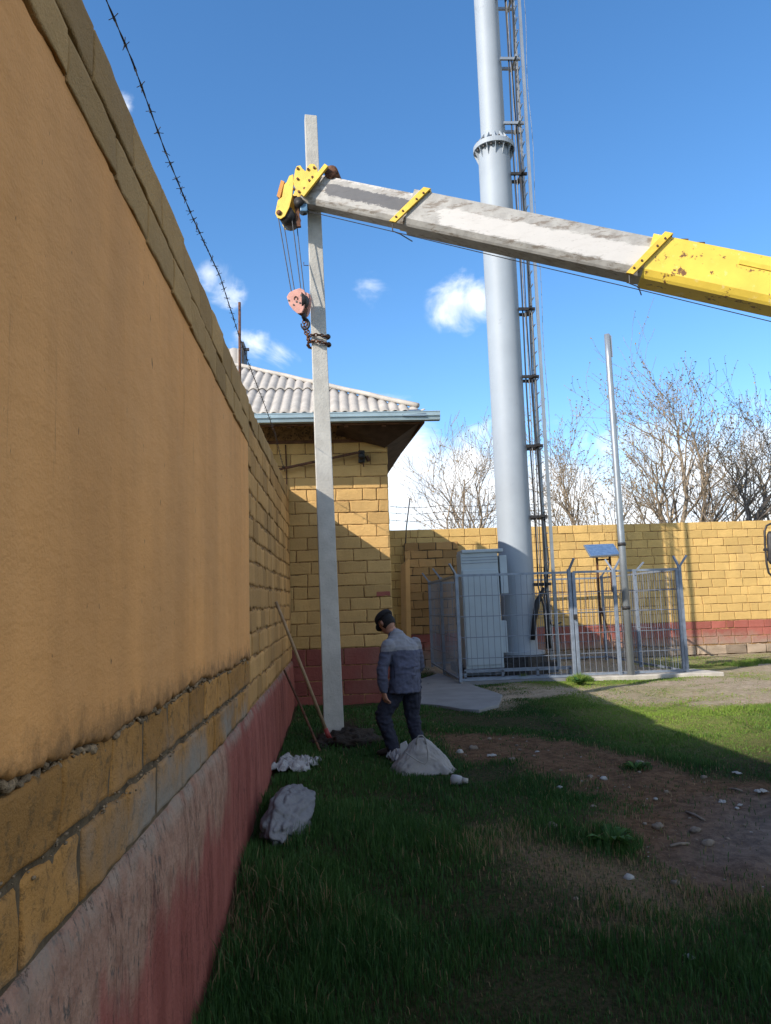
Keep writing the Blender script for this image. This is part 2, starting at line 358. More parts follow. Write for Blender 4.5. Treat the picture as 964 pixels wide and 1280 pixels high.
class MB:
    def __init__(s): s.v = []; s.f = []; s.a = {}; s.mi = []
    def add(s, vs, fs, mi=0):
        b = len(s.v); s.v += [Vector(v) for v in vs]; s.f += [tuple(i+b for i in f) for f in fs]; s.mi += [mi]*len(fs); return b
    def box(s, c, d, R=None, mi=0):
        c = Vector(c); vs = []
        for x in (-.5, .5):
            for y in (-.5, .5):
                for z in (-.5, .5):
                    p = Vector((x*d[0], y*d[1], z*d[2])); vs.append(c + (R @ p if R else p))
        s.add(vs, [(0, 1, 3, 2), (4, 6, 7, 5), (0, 4, 5, 1), (2, 3, 7, 6), (0, 2, 6, 4), (1, 5, 7, 3)], mi); return s
    def beam(s, p0, p1, w, h, up=(0, 0, 1), mi=0):
        p0 = Vector(p0); p1 = Vector(p1); a = (p1-p0); L = a.length; a.normalize()
        up = Vector(up)
        if abs(a.dot(up)) > .98: up = Vector((0, 1, 0))
        x = a.cross(up).normalized(); z = x.cross(a).normalized()
        R = Matrix((x, a, z)).transposed()
        return s.box((p0+p1)/2, (w, L, h), R, mi)
    def tube(s, pts, r, n=8, caps=True, mi=0):
        pts = [Vector(p) for p in pts]; k = len(pts)
        rs = r if isinstance(r, (list, tuple)) else [r]*k
        t0 = (pts[1]-pts[0]).normalized()
        ref = Vector((0, 0, 1)) if abs(t0.z) < .9 else Vector((1, 0, 0))
        x = t0.cross(ref).normalized(); vs = []
        for i, p in enumerate(pts):
            t = (pts[min(i+1, k-1)] - pts[max(i-1, 0)])
            if t.length < 1e-9: t = t0
            t.normalize(); x = (x - t*x.dot(t)).normalized(); y = t.cross(x)
            for j in range(n):
                a = 2*PI*j/n; vs.append(p + (x*c_(a)+y*s_(a))*rs[i])
        fs = []
        for i in range(k-1):
            for j in range(n):
                a = i*n+j; b = i*n+(j+1) % n; fs.append((a, b, b+n, a+n))
        if caps: fs.append(tuple(range(n-1, -1, -1))); fs.append(tuple((k-1)*n+j for j in range(n)))
        s.add(vs, fs, mi); return s
    def loft(s, rings, caps=True, n=16, mi=0):
        """rings: (center, ux, uy)"""
        vs = []; fs = []; k = len(rings)
        for c, ux, uy in rings:
            for j in range(n):
                a = 2*PI*j/n; vs.append(Vector(c)+Vector(ux)*c_(a)+Vector(uy)*s_(a))
        for i in range(k-1):
            for j in range(n):
                a = i*n+j; b = i*n+(j+1) % n; fs.append((a, b, b+n, a+n))
        if caps: fs.append(tuple(range(n-1, -1, -1))); fs.append(tuple((k-1)*n+j for j in range(n)))
        s.add(vs, fs, mi); return s
    def prism(s, poly, ext, mi=0):
        """poly: 3-D outline, ext: extrusion vector"""
        n = len(poly); e = Vector(ext); P = [Vector(p) for p in poly]
        vs = P + [p+e for p in P]
        fs = [tuple(range(n)), tuple(range(2*n-1, n-1, -1))] + [(i, i+n, (i+1) % n+n, (i+1) % n) for i in range(n)]
        s.add(vs, fs, mi); return s
    def ball(s, c, r, nu=12, nv=8, R=None, mi=0):
        c = Vector(c); r = r if isinstance(r, (tuple, list)) else (r, r, r); vs = []; fs = []
        for i in range(nv+1):
            th = PI*i/nv
            for j in range(nu):
                ph = 2*PI*j/nu; p = Vector((r[0]*s_(th)*c_(ph), r[1]*s_(th)*s_(ph), r[2]*c_(th)))
                vs.append(c + (R @ p if R else p))
        for i in range(nv):
            for j in range(nu):
                a = i*nu+j; b = i*nu+(j+1) % nu; fs.append((a, a+nu, b+nu, b))
        s.add(vs, fs, mi); return s
    def build(s, name, mats, parent=None, smooth=False, bevel=0, attrs=None):
        o = raw_obj(name, s.v, s.f, mats, smooth, attrs, s.mi)
        if bevel:
            b = o.modifiers.new('b', 'BEVEL'); b.width = bevel; b.segments = 2; b.limit_method = 'ANGLE'
        if parent is not None: adopt(o, parent)
        return o

def fuse(mb, voxel, smooth_it=4):
    """one continuous surface from overlapping lofts"""
    o = raw_obj('tmp', mb.v, mb.f, m_skin)
    r = o.modifiers.new('r', 'REMESH'); r.mode = 'VOXEL'; r.voxel_size = voxel
    k = o.modifiers.new('s', 'SMOOTH'); k.iterations = smooth_it; k.factor = .5
    dg = bpy.context.evaluated_depsgraph_get()
    me = bpy.data.meshes.new_from_object(o.evaluated_get(dg))
    old = o.data
    bpy.data.objects.remove(o); bpy.data.meshes.remove(old)
    return me
def mesh_obj(name, me, mat, parent):
    me.name = name; me.materials.clear(); me.materials.append(mat)
    me.polygons.foreach_set('use_smooth', [True]*len(me.polygons))
    o = bpy.data.objects.new(name, me); COL.objects.link(o)
    return adopt(o, parent)

# ------------------------------------------------------------------ ground
_gy = [-60, -5, 0, 3, 4.2, 5.4, 8, 12, 19, 60, 400]
_gz = [-2.1, -1.95, -1.86, -1.74, -1.64, -1.545, -1.51, -1.44, -1.455, -1.7, -1.7]
def gz(x, y):
    b = np.interp(y, _gy, _gz)
    return b + .018*np.sin(1.7*x+.6*y)*np.sin(1.3*y-.8*x) + .012*np.sin(4.1*x+1.)*np.sin(3.7*y)
def atg(px, py):
    z = -1.5
    for _ in range(8):
        p = at(px, py, Z=z); z = float(gz(p.x, p.y))
    return at(px, py, Z=z)
def world_poly(pts): return np.array([atg(*p)[:2] for p in pts])
def sdist(poly, x, y):
    """signed distance to polygon (negative inside), arrays"""
    d = np.full(x.shape, 1e9); inside = np.zeros(x.shape, bool); n = len(poly)
    for i in range(n):
        ax, ay = poly[i]; bx, by = poly[(i+1) % n]
        ex, ey = bx-ax, by-ay
        t = np.clip(((x-ax)*ex+(y-ay)*ey)/(ex*ex+ey*ey+1e-12), 0, 1)
        d = np.minimum(d, np.hypot(x-ax-t*ex, y-ay-t*ey))
        cond = ((ay > y) != (by > y)) & (x < (bx-ax)*(y-ay)/(by-ay+1e-12)+ax)
        inside ^= cond
    return np.where(inside, -d, d)
def fnoise(x, y, seed=0):
    v = 0
    rs = np.random.default_rng(seed)
    for k in range(7):
        f = .9*1.75**k*(1+.2*rs.random()); a = rs.random()*6.28; ph = rs.random(2)*6.28
        v = v + (np.sin(f*(x*c_(a)+y*s_(a))+ph[0]+1.3*np.sin(.7*f*(y*c_(a)-x*s_(a))+ph[1])))*.62**k
    return v/2.6
P_SOIL = world_poly([(548, 940), (560, 918), (640, 918), (700, 925), (800, 945), (880, 962), (985, 985), (1100, 1010), (1100, 1105), (964, 1112), (880, 1118), (800, 1080), (745, 1045), (730, 1000), (700, 965), (640, 950), (590, 955)])
P_DRY = world_poly([(590, 1040), (640, 1030), (720, 1068), (800, 1090), (880, 1110), (964, 1108), (1080, 1110), (1080, 1150), (920, 1150), (830, 1150), (760, 1150), (720, 1110), (650, 1085), (600, 1075)])
P_GRAV = world_poly([(560, 862), (640, 856), (720, 858), (790, 856), (880, 846), (910, 832), (1000, 826), (1150, 822), (1150, 872), (964, 878), (880, 884), (800, 884), (720, 868), (660, 872), (620, 885)])
P_SMEAR = world_poly([(915, 1020), (964, 1000), (1100, 1000), (1100, 1090), (950, 1095), (900, 1070)])  # grey patch towards the right edge, blended into the ground colour
P_HOLE = world_poly([(395, 912), (430, 902), (470, 908), (478, 925), (450, 940), (405, 938), (385, 926)])
P_PATCH = world_poly([(200, 1120), (330, 1100), (380, 1150), (330, 1210), (230, 1230)])
def masks(x, y):
    n1 = fnoise(x*2.2, y*2.2, 1); n2 = fnoise(x*3.1, y*3.1, 2); n3 = fnoise(x*6, y*6, 5)
    sm = lambda d, n, w: np.clip(.5-(d+n*.22+n3*.1)/w, 0, 1)
    soil = sm(sdist(P_SOIL, x, y), n1, .35)
    dry = sm(sdist(P_DRY, x, y), n2, .5)*.85
    grav = sm(sdist(P_GRAV, x, y), n1*1.2, .5)*np.clip(.95+.55*fnoise(x*1.3, y*2.6, 77), 0, 1)
    smear = sm(sdist(P_SMEAR, x, y), n2*.6, .9)
    hole = sm(sdist(P_HOLE, x, y), n1*.3, .25)
    patch = sm(sdist(P_PATCH, x, y), n1, .5)*.7
    inside = ((x > 2.0) & (x < 6.5) & (y > 14.0)).astype(float)       # bare earth in the enclosure
    behind = np.clip((y-16.2)/1.5, 0, 1)*np.clip(.75+n1*.8, 0, 1)
    grav = np.maximum(grav, np.maximum(inside*.9, behind*.75))
    sunny = np.clip((y-7.0)/1.6, 0, 1)*np.clip((x-2.7)/1.1, 0, 1)  # sunlit zone: short spring grass, its colour also brightened for the sun
    return soil, dry, grav, smear, hole, patch, sunny

def build_ground():
    xs = np.concatenate([[-900, -200, -60, -20, -8, -3], np.arange(-1.2, 9.01, .075), [9.6, 10.5, 12, 15, 20, 40, 90, 300, 900]])
    ys = np.concatenate([[-600, -100, -20, -4, 0, 1.2], np.arange(2.2, 19.2, .085), [20, 22, 26, 34, 50, 90, 200, 500, 1500]])
    X, Y = np.meshgrid(xs, ys, indexing='ij')
    soil, dry, grav, smear, hole, patch, sunny = masks(X, Y)
    Z = gz(X, Y)
    near = (X > -1.2) & (X < 9) & (Y > 2.2) & (Y < 19)
    rough = (np.maximum(soil, grav*.5)*.02)*fnoise(X*9, Y*9, 8) + .006*fnoise(X*14, Y*14, 9)
    Z = Z + np.where(near, rough, 0)
    nx, ny = X.shape
    V = np.stack([X, Y, Z], -1).reshape(-1, 3)
    idx = np.arange(nx*ny).reshape(nx, ny)
    Fc = np.stack([idx[:-1, :-1], idx[1:, :-1], idx[1:, 1:], idx[:-1, 1:]], -1).reshape(-1, 4)
    t = NT('earth').set(.95, 0, .1)
    n1 = t.noise(2.2, 9, .65); n2 = t.noise(38, 7, .7); n3 = t.noise(11, 8, .7)
    under = t.mix(t.ramp(n2, .35, .65), (.030, .032, .012), (.075, .06, .03))
    soilc = t.mix(t.ramp(n3, .32, .68), (.085, .045, .023), (.2, .113, .062))
    soilc = t.mix(t.ramp(n2, .6, .7), soilc, (.27, .2, .14))
    gravc = t.mix(t.ramp(n3, .3, .7), (.27, .205, .14), (.48, .385, .28))
    gravc = t.mix(t.ramp(n2, .56, .66), gravc, (.54, .48, .4))
    dryc = t.mix(t.ramp(n2, .3, .7), (.12, .085, .05), (.27, .185, .11))
    smearc = t.mix(t.ramp(n3, .3, .7), (.15, .14, .135), (.26, .245, .24))
    under = t.mix(t.attr('sunny'), under, t.mix(t.ramp(n2, .3, .7), (.13, .15, .035), (.25, .23, .08)))  # sunlight put into the ground colour under the lit grass
    col = t.mix(t.attr('dry'), under, dryc)
    col = t.mix(t.attr('patch'), col, soilc)
    col = t.mix(t.attr('soil'), col, soilc)
    col = t.mix(t.attr('grav'), col, gravc)
    col = t.mix(t.attr('smear'), col, smearc)
    col = t.mix(t.attr('hole'), col, (.035, .025, .018))
    t.col(col)
    t.bump(t.math('ADD', n2, t.math('MULTIPLY', n3, 2.)), .9, .03)
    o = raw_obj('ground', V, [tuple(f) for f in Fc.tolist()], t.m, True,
                dict(soil=soil.ravel(), dry=dry.ravel(), grav=grav.ravel(), smear=smear.ravel()*.6, hole=hole.ravel(), patch=patch.ravel(), sunny=sunny.ravel()))
    structure(o)
build_ground()

# ------------------------------------------------------------------ masonry builder
class Courses:
    """running-bond blocks as real, slightly irregular stones in front of a mortar face"""
    def __init__(s): s.v = []; s.f = []; s.t = []; s.mi = []
    def block(s, P, u0, u1, v0, v1, n=(5, 4), j=.006, proud=.0, ch=.0045, back=.03, amp=.003, mi=0, tint=None, seed=0):
        rnd = random.random
        tint = rnd() if tint is None else tint
        sp = min(.012, (u1-u0)*.12, (v1-v0)*.12)
        us = [u0, u0+ch] + [u0 + ch + sp + (u1-u0-2*ch-2*sp)*i/(n[0]-1) for i in range(n[0])] + [u1-ch, u1]
        vs = [v0, v0+ch] + [v0 + ch + sp + (v1-v0-2*ch-2*sp)*i/(n[1]-1) for i in range(n[1])] + [v1-ch, v1]
        us = [us[0]] + us + [us[-1]]; vs = [vs[0]] + vs + [vs[-1]]
        nu, nv = len(us), len(vs); b = len(s.v)
        tl = (rnd()-.5)*.006, (rnd()-.5)*.006
        for iu, u in enumerate(us):
            for iv, v in enumerate(vs):
                bu = min(iu, nu-1-iu); bv = min(iv, nv-1-iv); k = min(bu, bv)
                d = -back if k == 0 else (-ch*1.1 if k == 1 else 0.)
                if k >= 1: d += proud + amp*2*mnoise.noise((u*9+seed, v*9, 3.1+seed)) + tl[0]*(iu/nu-.5) + tl[1]*(iv/nv-.5)
                if k <= 1:
                    du = j*1.3*mnoise.noise((u*7+seed, v*7, 9.)); dv = j*1.3*mnoise.noise((u*7+seed, v*7, 17.))
                else: du = dv = 0
                s.v.append(P(u+du, v+dv, d)); s.t.append(tint)
        for iu in range(nu-1):
            for iv in range(nv-1):
                a = b+iu*nv+iv; s.f.append((a, a+nv, a+nv+1, a+1)); s.mi.append(mi)
    def wall(s, P, u0, u1, vlines, blen, joint=.007, n=(4, 3), mi=lambda r, u: 0, rough=1., skip=0., amp=.003):
        for r in range(len(vlines)-1):
            va, vb = vlines[r], vlines[r+1]
            u = u0 - (blen*.5 if r % 2 else 0) - random.random()*blen*.12
            while u < u1:
                L = blen*(1+random.uniform(-.06, .06))
                if random.random() < .06*rough: L *= .5
                a, b2 = max(u, u0), min(u+L, u1)
                if b2-a > .05 and random.random() >= skip:
                    g = joint*(.6+random.random()*.9)
                    s.block(P, a+g, b2-g, va+g*(.5+random.random()), vb-g*(.5+random.random()), n, j=.009*rough, proud=random.uniform(-.004, .005)*rough, amp=amp, mi=mi(r, (a+b2)/2), seed=r*3.7)
                u += L
    def build(s, name, mats, parent):
        o = raw_obj(name, s.v, s.f, mats, True, dict(tint=s.t), s.mi)
        return adopt(o, parent)

# ------------------------------------------------------------------ left boundary wall
XW = -.667
def xw(y):  return float(np.interp(y, [-10, 5.75, 5.9, 11.9], [-.69, -.69, -.70, -.742]))     # block face
def ztop(y): return float(np.interp(y, [-10, 3, 5.85, 5.95, 11.9], [1.67, 1.665, 1.62, 1.70, 1.86]))
lw = thing('boundary_wall', 'tall ochre wall close by on the left, smooth plaster over blocks and red base', 'wall', (-.8, 4, -1.6))
def PL(u, v, d): return Vector((xw(u)+d, u, v))
# mortar core (the body of the wall)
mb = MB()
ys = list(np.linspace(-6, 5.85, 20)) + list(np.linspace(5.95, 11.78, 14))
ring = []
for y in ys:
    xf = xw(y)-.011; zt = ztop(y)-.006
    ring.append([(xf, y, -2.2), (xf, y, zt), (xf-.24, y, zt), (xf-.24, y, -2.2)])
vs = [p for r in ring for p in r]; fs = []
for i in range(len(ring)-1):
    for k in range(4):
        a = i*4+k; b = i*4+(k+1) % 4; fs.append((a, b, b+4, a+4))
fs += [(3, 2, 1, 0), tuple(len(vs)-4+k for k in range(4))]
mb.add(vs, fs); mb.build('mortar_core', m_mortar_ochre, lw)
# blocks seen above, below and beyond the plaster
cz = Courses()
PT_BOT, PT_TOP, PT_END = -.335, 1.375, 5.80
zb = -.745
for r, (f0, f1) in enumerate(((0., .47), (.47, 1.))):          # two raw courses on top
    u = -2.0 - r*.2
    while u < PT_END:
        L = .39*random.uniform(.9, 1.12); a, b = u, min(u+L, PT_END+.05)
        zl_ = 1.355-.0245*(a-1.6); za0 = zl_+(ztop(a)-zl_)*f0; zb0 = zl_+(ztop(a)-zl_)*f1
        if b-a > .06: cz.block(PL, a+.003, b-.003, za0+.004, zb0-.004, (7, 4), proud=random.uniform(.031, .037), amp=.003, back=.08, mi=1, seed=r)
        u += L
for r, (va, vb) in enumerate(((zb, zb+.205), (zb+.205, zb+.41))):  # two worn courses under the plaster
    u = -1.9 - r*.21
    while u < PT_END:
        L = .41*random.uniform(.92, 1.08); a, b = u, min(u+L, PT_END+.05)
        if b-a > .06: cz.block(PL, a+.013, b-.012, va+.010, vb-.013, (14, 8), j=.011, proud=random.uniform(.002, .014), amp=.006, back=.06, ch=.009, mi=0, seed=r*2)
        u += L
cz.build('worn_courses', [m_block_low, m_block_raw], lw)
mb = MB(); mb.beam((XW-.0775, -2.5, -.54), (XW-.0775, PT_END, -.54), .10, .44); mb.build('joint_mortar', m_mortar, lw)
cz = Courses()
H0 = -.745; nrow = 13
def PF(u, v, d):
    z = H0 + (ztop(u)-H0)*v
    return Vector((xw(u)+d, u, z))
cz.wall(PF, 5.86, 11.77, [i/nrow for i in range(nrow+1)], .40, .0042, (8, 4), mi=lambda r, u: 1 if r >= nrow-1 else 0, rough=1.2, amp=.003)
cz.build('block_courses', [m_block, m_block_raw], lw)
# plaster sheet, ragged at its lower and upper edges
NU, NVV = 330, 90
us = np.linspace(-3.0, PT_END, NU)
vs, fs, ring0 = [], [], []
def ragged(u, k, a): return a*(mnoise.noise((u*2.3, k, 0))*.5+mnoise.noise((u*9, k, 4))*.3+mnoise.noise((u*31, k, 7))*.2)
for i, u in enumerate(us):
    zlo = PT_BOT + ragged(u, 1.3, .085); zhi = PT_TOP - .022*(u-1.6)/3 + ragged(u, 5.1, .05)
    e = min(1, (PT_END-u)/.03)
    for k in range(NVV):
        f = k/(NVV-1); f = f*f*(3-2*f)*.4+f*.6
        z = zlo+(zhi-zlo)*f
        t = .024*min(1, (f+.006)/.018)**.5*min(1, (1-f+.004)/.012)**.5
        d = -.03 if (k in (0, NVV-1) or i in (0, NU-1)) else t + .0035*mnoise.noise((u*1.1, z*1.1, 2))+.0012*mnoise.noise((u*7, z*7, 2))
        vs.append((XW-.023+d, u, z))
for i in range(NU-1):
    for k in range(NVV-1):
        a = i*NVV+k; fs.append((a, a+NVV, a+NVV+1, a+1))
adopt(raw_obj('plaster_panel', vs, fs, m_plaster, True), lw)
# crumbling mortar ledge under the plaster
mb = MB(); pts = []; rs = []
for y in np.arange(1.0, PT_END, .012):
    pts.append((XW-.022+.008*mnoise.noise((y*11, 3, 1)), y, PT_BOT-.006+ragged(y, 1.3, .085)+.012*mnoise.noise((y*14, 1, 1)))); rs.append(max(.001, .007+.013*mnoise.noise((y*13, 9, 2))+.012*mnoise.noise((y*41, 9, 2))))
mb.tube(pts, rs, 8)
for q in range(420):
    y = random.uniform(1.2, PT_END); r = random.uniform(.002, .0065)
    z = random.choice((zb+.205, zb+.41, zb+.41))+random.gauss(0, .012)
    mb.ball((xw(y)+.004+random.random()*.006, y, z), (r*.8, r*random.uniform(1, 2), r*.7), 6, 4)
mb.build('mortar_ledge', m_mortar_pale, lw, True)
# red rendered base, proud of the blocks
NU, NV = 190, 34
us = np.concatenate([np.linspace(-3, 1, 12), np.linspace(1.05, 11.78, NU-12)])
vs, fs = [], []
for i, u in enumerate(us):
    zt = -.745 - .02*np.clip((u-5)/3, 0, 1) + .012*mnoise.noise((u*5, 0, 3)) + .006*mnoise.noise((u*23, 0, 3))
    g = -2.3
    for k in range(NV):
        f = k/(NV-1); z = zt + (g-zt)*f**1.25
        d = .012 + .016*min(1, f*6) + .008*mnoise.noise((u*1.6, z*1.6, 5)) + .004*mnoise.noise((u*8, z*8, 6)) + (.02*f if f > .0 else 0)
        if k == 0: d = -.05
        if k == 1: z = zt - .002; d -= .012
        vs.append((xw(u)+d, u, z))
for i in range(len(us)-1):
    for k in range(NV-1):
        a = i*NV+k; fs.append((a, a+1, a+NV+1, a+NV))
adopt(raw_obj('plinth', vs, fs, m_plinth, True), lw)

# ------------------------------------------------------------------ block building at the end of the wall
YB, XR = 11.8, .80
ZE = 2.93                                          # eave height
bd = thing('block_house', 'ochre block building with red base and pale corrugated hip roof behind the pole', 'building', (0, 13, -1.45))
mb = MB()
mb.box(((-6.0+XR-.012)/2, YB+.011+3.204, .7), (XR-.012+6.0, 6.408, 4.3)); mb.build('wall_core', m_mortar_ochre, bd)
cz = Courses()
PFR = lambda u, v, d: Vector((u, YB-d, v))
PSR = lambda u, v, d: Vector((XR+d, u, v))
vl = [-.60+.187*i for i in range(18)]
cz.wall(PFR, -1.3, XR, vl, .43, .0055, (6, 4), rough=1.2, amp=.0025)
cz.wall(PSR, YB, YB+6.3, vl, .43, .007, (3, 3))
cz.build('wall', m_block_house, bd)
cz = Courses()
vl = [-1.75, -1.3, -1.08, -.86, -.605]
cz.wall(PFR, -1.3, XR, vl, .55, .005, (6, 4), rough=1.1, amp=.0025)
cz.wall(PSR, YB, YB+6.3, vl, .5, .006, (3, 3))
cz.build('plinth', m_block_maroon, bd)
# peeled red brick in the front wall
cz = Courses(); cz.block(PFR, .56, .775, .157, .232, (5, 3), proud=.006, tint=.4); cz.build('red_brick', m_block_red, bd)
# roof: corrugated front slope cut along the hip
EX, EY = 1.36, 11.02                                # front right eave corner
ZC = at(530, 516, Y=EY).z
hipR = at(302, 462, Y=EY+3.1)
slope = (hipR.z-ZC)/3.1
mb = MB(); period = .148; amp = .024; px0 = -7.0
cols = np.arange(px0, EX-.02, period/10)
for row, (t0, t1, lift) in enumerate(((0, 1.42, 0), (1.36, 4.2, .022))):
    ns = 6; prev = None
    for x in cols:
        tmax = max(0.0, (EX-x))
        ta, tb = min(t0, tmax), min(t1, tmax)
        zc = amp*(abs(c_(PI*x/period))**.8*2-1)
        line = []
        for k in range(ns+1):
            t = ta+(tb-ta)*k/ns
            line.append(Vector((x, EY+t, ZC+.03+t*slope+zc+lift)))
        b = mb.add(line, [])
        if prev is not None and tb-ta > .001:
            for k in range(ns): mb.f.append((prev+k, b+k, b+k+1, prev+k+1)); mb.mi.append(0)
        prev = b
rf = mb.build('roof', m_roof, bd, True)
so = rf.modifiers.new('s', 'SOLIDIFY'); so.thickness = .009
# right slope (seen only from the side) and back slope
mb = MB()
back = EY+8.0
apex = Vector((EX-4.2, EY+4.2, ZC+4.2*slope)); apex2 = Vector((EX-4.2, back-3.4, ZC+4.2*slope))
mb.add([(EX-.02, EY+.03, ZC+.01), (EX-.52, back, ZC+.01), apex2, apex], [(0, 1, 2, 3)])
o = mb.build('roof_slope', m_roof, bd); so = o.modifiers.new('s', 'SOLIDIFY'); so.thickness = .02
# hip capping
mb = MB(); hp = [Vector((EX-t, EY+t, ZC+.075+t*slope+.004*s_(t*9))) for t in np.linspace(.12, 4.15, 24)]
mb.tube(hp, [.04]*24, 8); mb.build('hip_cap', m_roof, bd, True)
# gutter: open box channel across the front
gl = at(308, 522, Y=EY-.06); gr = at(550, 520, Y=EY-.06)
mb = MB(); zc = (gl.z+gr.z)/2
x0, x1 = -7.0, gr.x
prof = [(0, -.065), (-.10, -.065), (-.115, .0), (-.118, .052), (-.13, .058), (-.13, .046), (-.124, .04), (-.121, 0), (-.105, -.07), (.004, -.07), (.004, .05), (0, .05)]
vs = [Vector((x, EY+.02+p[0], zc+p[1])) for x in (x0, x1) for p in prof]; n = len(prof)
mb.add(vs, [tuple(range(n)), tuple(range(2*n-1, n-1, -1))]+[(i, i+n, (i+1) % n+n, (i+1) % n) for i in range(n)])
mb.box((x0/2+x1/2, EY-.115, zc-.005), (x1-x0, .006, .012))
mb.build('gutter', m_gutter, bd)
mb = MB(); f0 = at(503, 518, Y=EY-.1); f1 = at(531, 513, Y=EY-.1)
mb.prism([at(503, 518, Y=EY-.11), at(512, 512, Y=EY-.02), at(524, 511.5, Y=EY), at(533, 516, Y=EY-.1), at(533, 520, Y=EY-.12), at(503, 520, Y=EY-.12)], (0, .05, .0))
mb.build('corner_flashing', m_flash, bd)
# soffit: dark boards under the right-hand overhang, open rafters in front
mb = MB()
zs = zc-.075
mb.add([(EX-.06, EY+.05, zs+.05), (XR-.05, YB-.06, zs-.22), (XR-.05, YB+6.2, zs-.22), (EX-.62, YB+6.4, zs+.02)], [(0, 1, 2, 3)])
mb.add([(EX-.06, EY+.05, zs+.05), (XR-.05, YB-.06, zs-.22), (-.0, YB-.04, zs+.0), (.1, EY+.05, zs+.055)], [(3, 2, 1, 0)])
o = mb.build('soffit', m_wood_dark, bd); so = o.modifiers.new('s', 'SOLIDIFY'); so.thickness = .02; so.offset = 0
mb = MB()
mb.beam((-7, EY+.06, zc-.03), (EX-.06, EY+.06, zc-.03), .03, .13); mb.beam((EX-.05, EY+.08, zc-.02), (EX-.6, YB+6.6, zc-.02), .03, .12)
mb.build('fascia_board', m_wood, bd)
for px in (361, 433, 480):
    a = at(px, 536, Y=EY+.1); mb = MB(); mb.beam((a.x, EY+.08, zc-.06), (a.x, YB+.3, zc+.22), .06, .12); mb.build('rafter', m_wood, bd)
mb = MB(); mb.beam((-6, YB+.06, 2.585), (XR-.02, YB+.06, 2.585), .16, .05); mb.build('wall_plate', m_wood, bd)
mb = MB(); mb.box((-2.6, YB+.5, 2.95), (6.7, .04, 1.0)); mb.build('attic_panel', m_wood_dark, bd)
# small roof hood with its own corrugated slope, up by the ridge
YH = EY+3.3
h0 = at(270, 470, Y=YH); h1 = at(301, 470, Y=YH); t0 = at(270, 435, Y=YH+.25); t1 = at(298, 434, Y=YH+.25)
hood = MB()
n = 60; prev = None
for i in range(n+1):
    f = i/n; x = h0.x+(h1.x-h0.x)*f-.0; zc2 = .022*abs(c_(PI*x/.16))
    b = hood.add([(x, YH, h0.z-.1+zc2), (x-.03*f, YH+.30, t0.z+zc2*.8)], [])
    if prev is not None: hood.f.append((prev, b, b+1, prev+1)); hood.mi.append(0)
    prev = b
hd = hood.build('roof_hood', m_roof, bd, True)
so = hd.modifiers.new('s', 'SOLIDIFY'); so.thickness = .012
mb = MB(); mb.box((h1.x+.035, YH+.32, (h1.z+t1.z)/2+.0), (.05, .55, t1.z-h1.z+.08)); mb.box((h1.x+.11, YH+.1, t1.z-.1), (.09, .05, .05))
mb.build('hood_side', m_dark, hd)

# rusty pipe and fixture on the building front
pa = at(338, 589, Y=YB-.12); pb = at(446, 566, Y=YB-.14)
mb = MB(); mb.tube([pa, pb, pb+Vector((.05, .02, .0)), pb+Vector((.06, .16, -.0))], .021, 8)
tag(mb.build('rusty_pipe', m_rust, None, True), 'rusty brown pipe slanting across the top of the building front', 'pipe')
fx = thing('wall_fixture', 'small dark metal fixture bolted under the eave at the end of the rusty pipe', 'fixture', at(453, 572, Y=YB-.03))
q = at(452, 571, Y=YB-.06)
mb = MB(); mb.box(q, (.10, .10, .19)); mb.build('housing', m_dark, fx, bevel=.012)
mb = MB(); mb.tube([q+Vector((0, -.05, .02)), q+Vector((.0, -.12, -.02))], [.045, .055], 10); mb.build('lamp_head', m_cable, fx, True)
mb = MB(); mb.beam(q+Vector((.08, .03, .02)), q+Vector((.12, .05, -.06)), .02, .05); mb.tube([q+Vector((.02, -.02, -.09)), q+Vector((.03, -.01, -.16))], .012, 6); mb.build('bracket', m_rust, fx)
a = at(357, 556, X=-.78); b = at(358.5, 612, Y=a.y)
mb = MB(); mb.tube([b-Vector((0, 0, .4)), (a+b)/2+Vector((.006, 0, 0)), a], .011, 6)
tag(mb.build('iron_rod', m_rust, None, True), 'short thin rusty rod standing at the far end of the left wall top', 'rod')

# ------------------------------------------------------------------ barbed wire above the left wall
def barbed(pts, r=.0027, step=.105, blen=.025, mb=None, seed=1):
    rr = random.Random(seed); mb = mb or MB()
    pts = [Vector(p) for p in pts]; dense = []
    for i in range(len(pts)-1):
        L = (pts[i+1]-pts[i]).length; k = max(2, int(L/.05))
        for j in range(k): dense.append(pts[i].lerp(pts[i+1], j/k))
    dense.append(pts[-1])
    for ph in (0, PI):
        tw = [p + Vector((c_(i*1.1+ph), 0, s_(i*1.1+ph)))*r*.9 for i, p in enumerate(dense)]
        mb.tube(tw, r*.8, 5)
    acc = 0
    for i in range(len(dense)-1):
        acc += (dense[i+1]-dense[i]).length
        if acc >= step:
            acc = rr.uniform(-.02, .02); p = dense[i]; t = (dense[i+1]-dense[i]).normalized()
            x = t.cross(Vector((0, 0, 1))).normalized(); y = t.cross(x)
            for sgn in (-1, 1):
                a0 = rr.random()*PI
                d = (x*c_(a0)+y*s_(a0))
                mb.tube([p+d*blen*.9+t*sgn*.011, p+t*sgn*.006, p-d*blen*.9+t*sgn*.012], r*.7, 4)
            mb.tube([p-t*.011, p+t*.011], r*2, 5)
    return mb
wp = [(100, -110), (133, 0), (165, 75), (207, 190), (240, 270), (275, 345), (299, 420), (310, 452), (333, 512), (344, 542)]
pts = [at(*p, X=-.80) for p in wp]
pts = [pts[0]+Vector((0, -2.2, .05))] + pts + [at(352, 575, X=-.80), at(362, 612, X=-.8)+Vector((0, 0, .05))]
tag(barbed(pts).build('barbed_wire', m_barb), 'twisted barbed wire strung in the air above the left wall', 'barbed wire')
a = at(299.5, 378, X=-.80); b = Vector((a.x-.005, a.y, ztop(a.y)-.15))
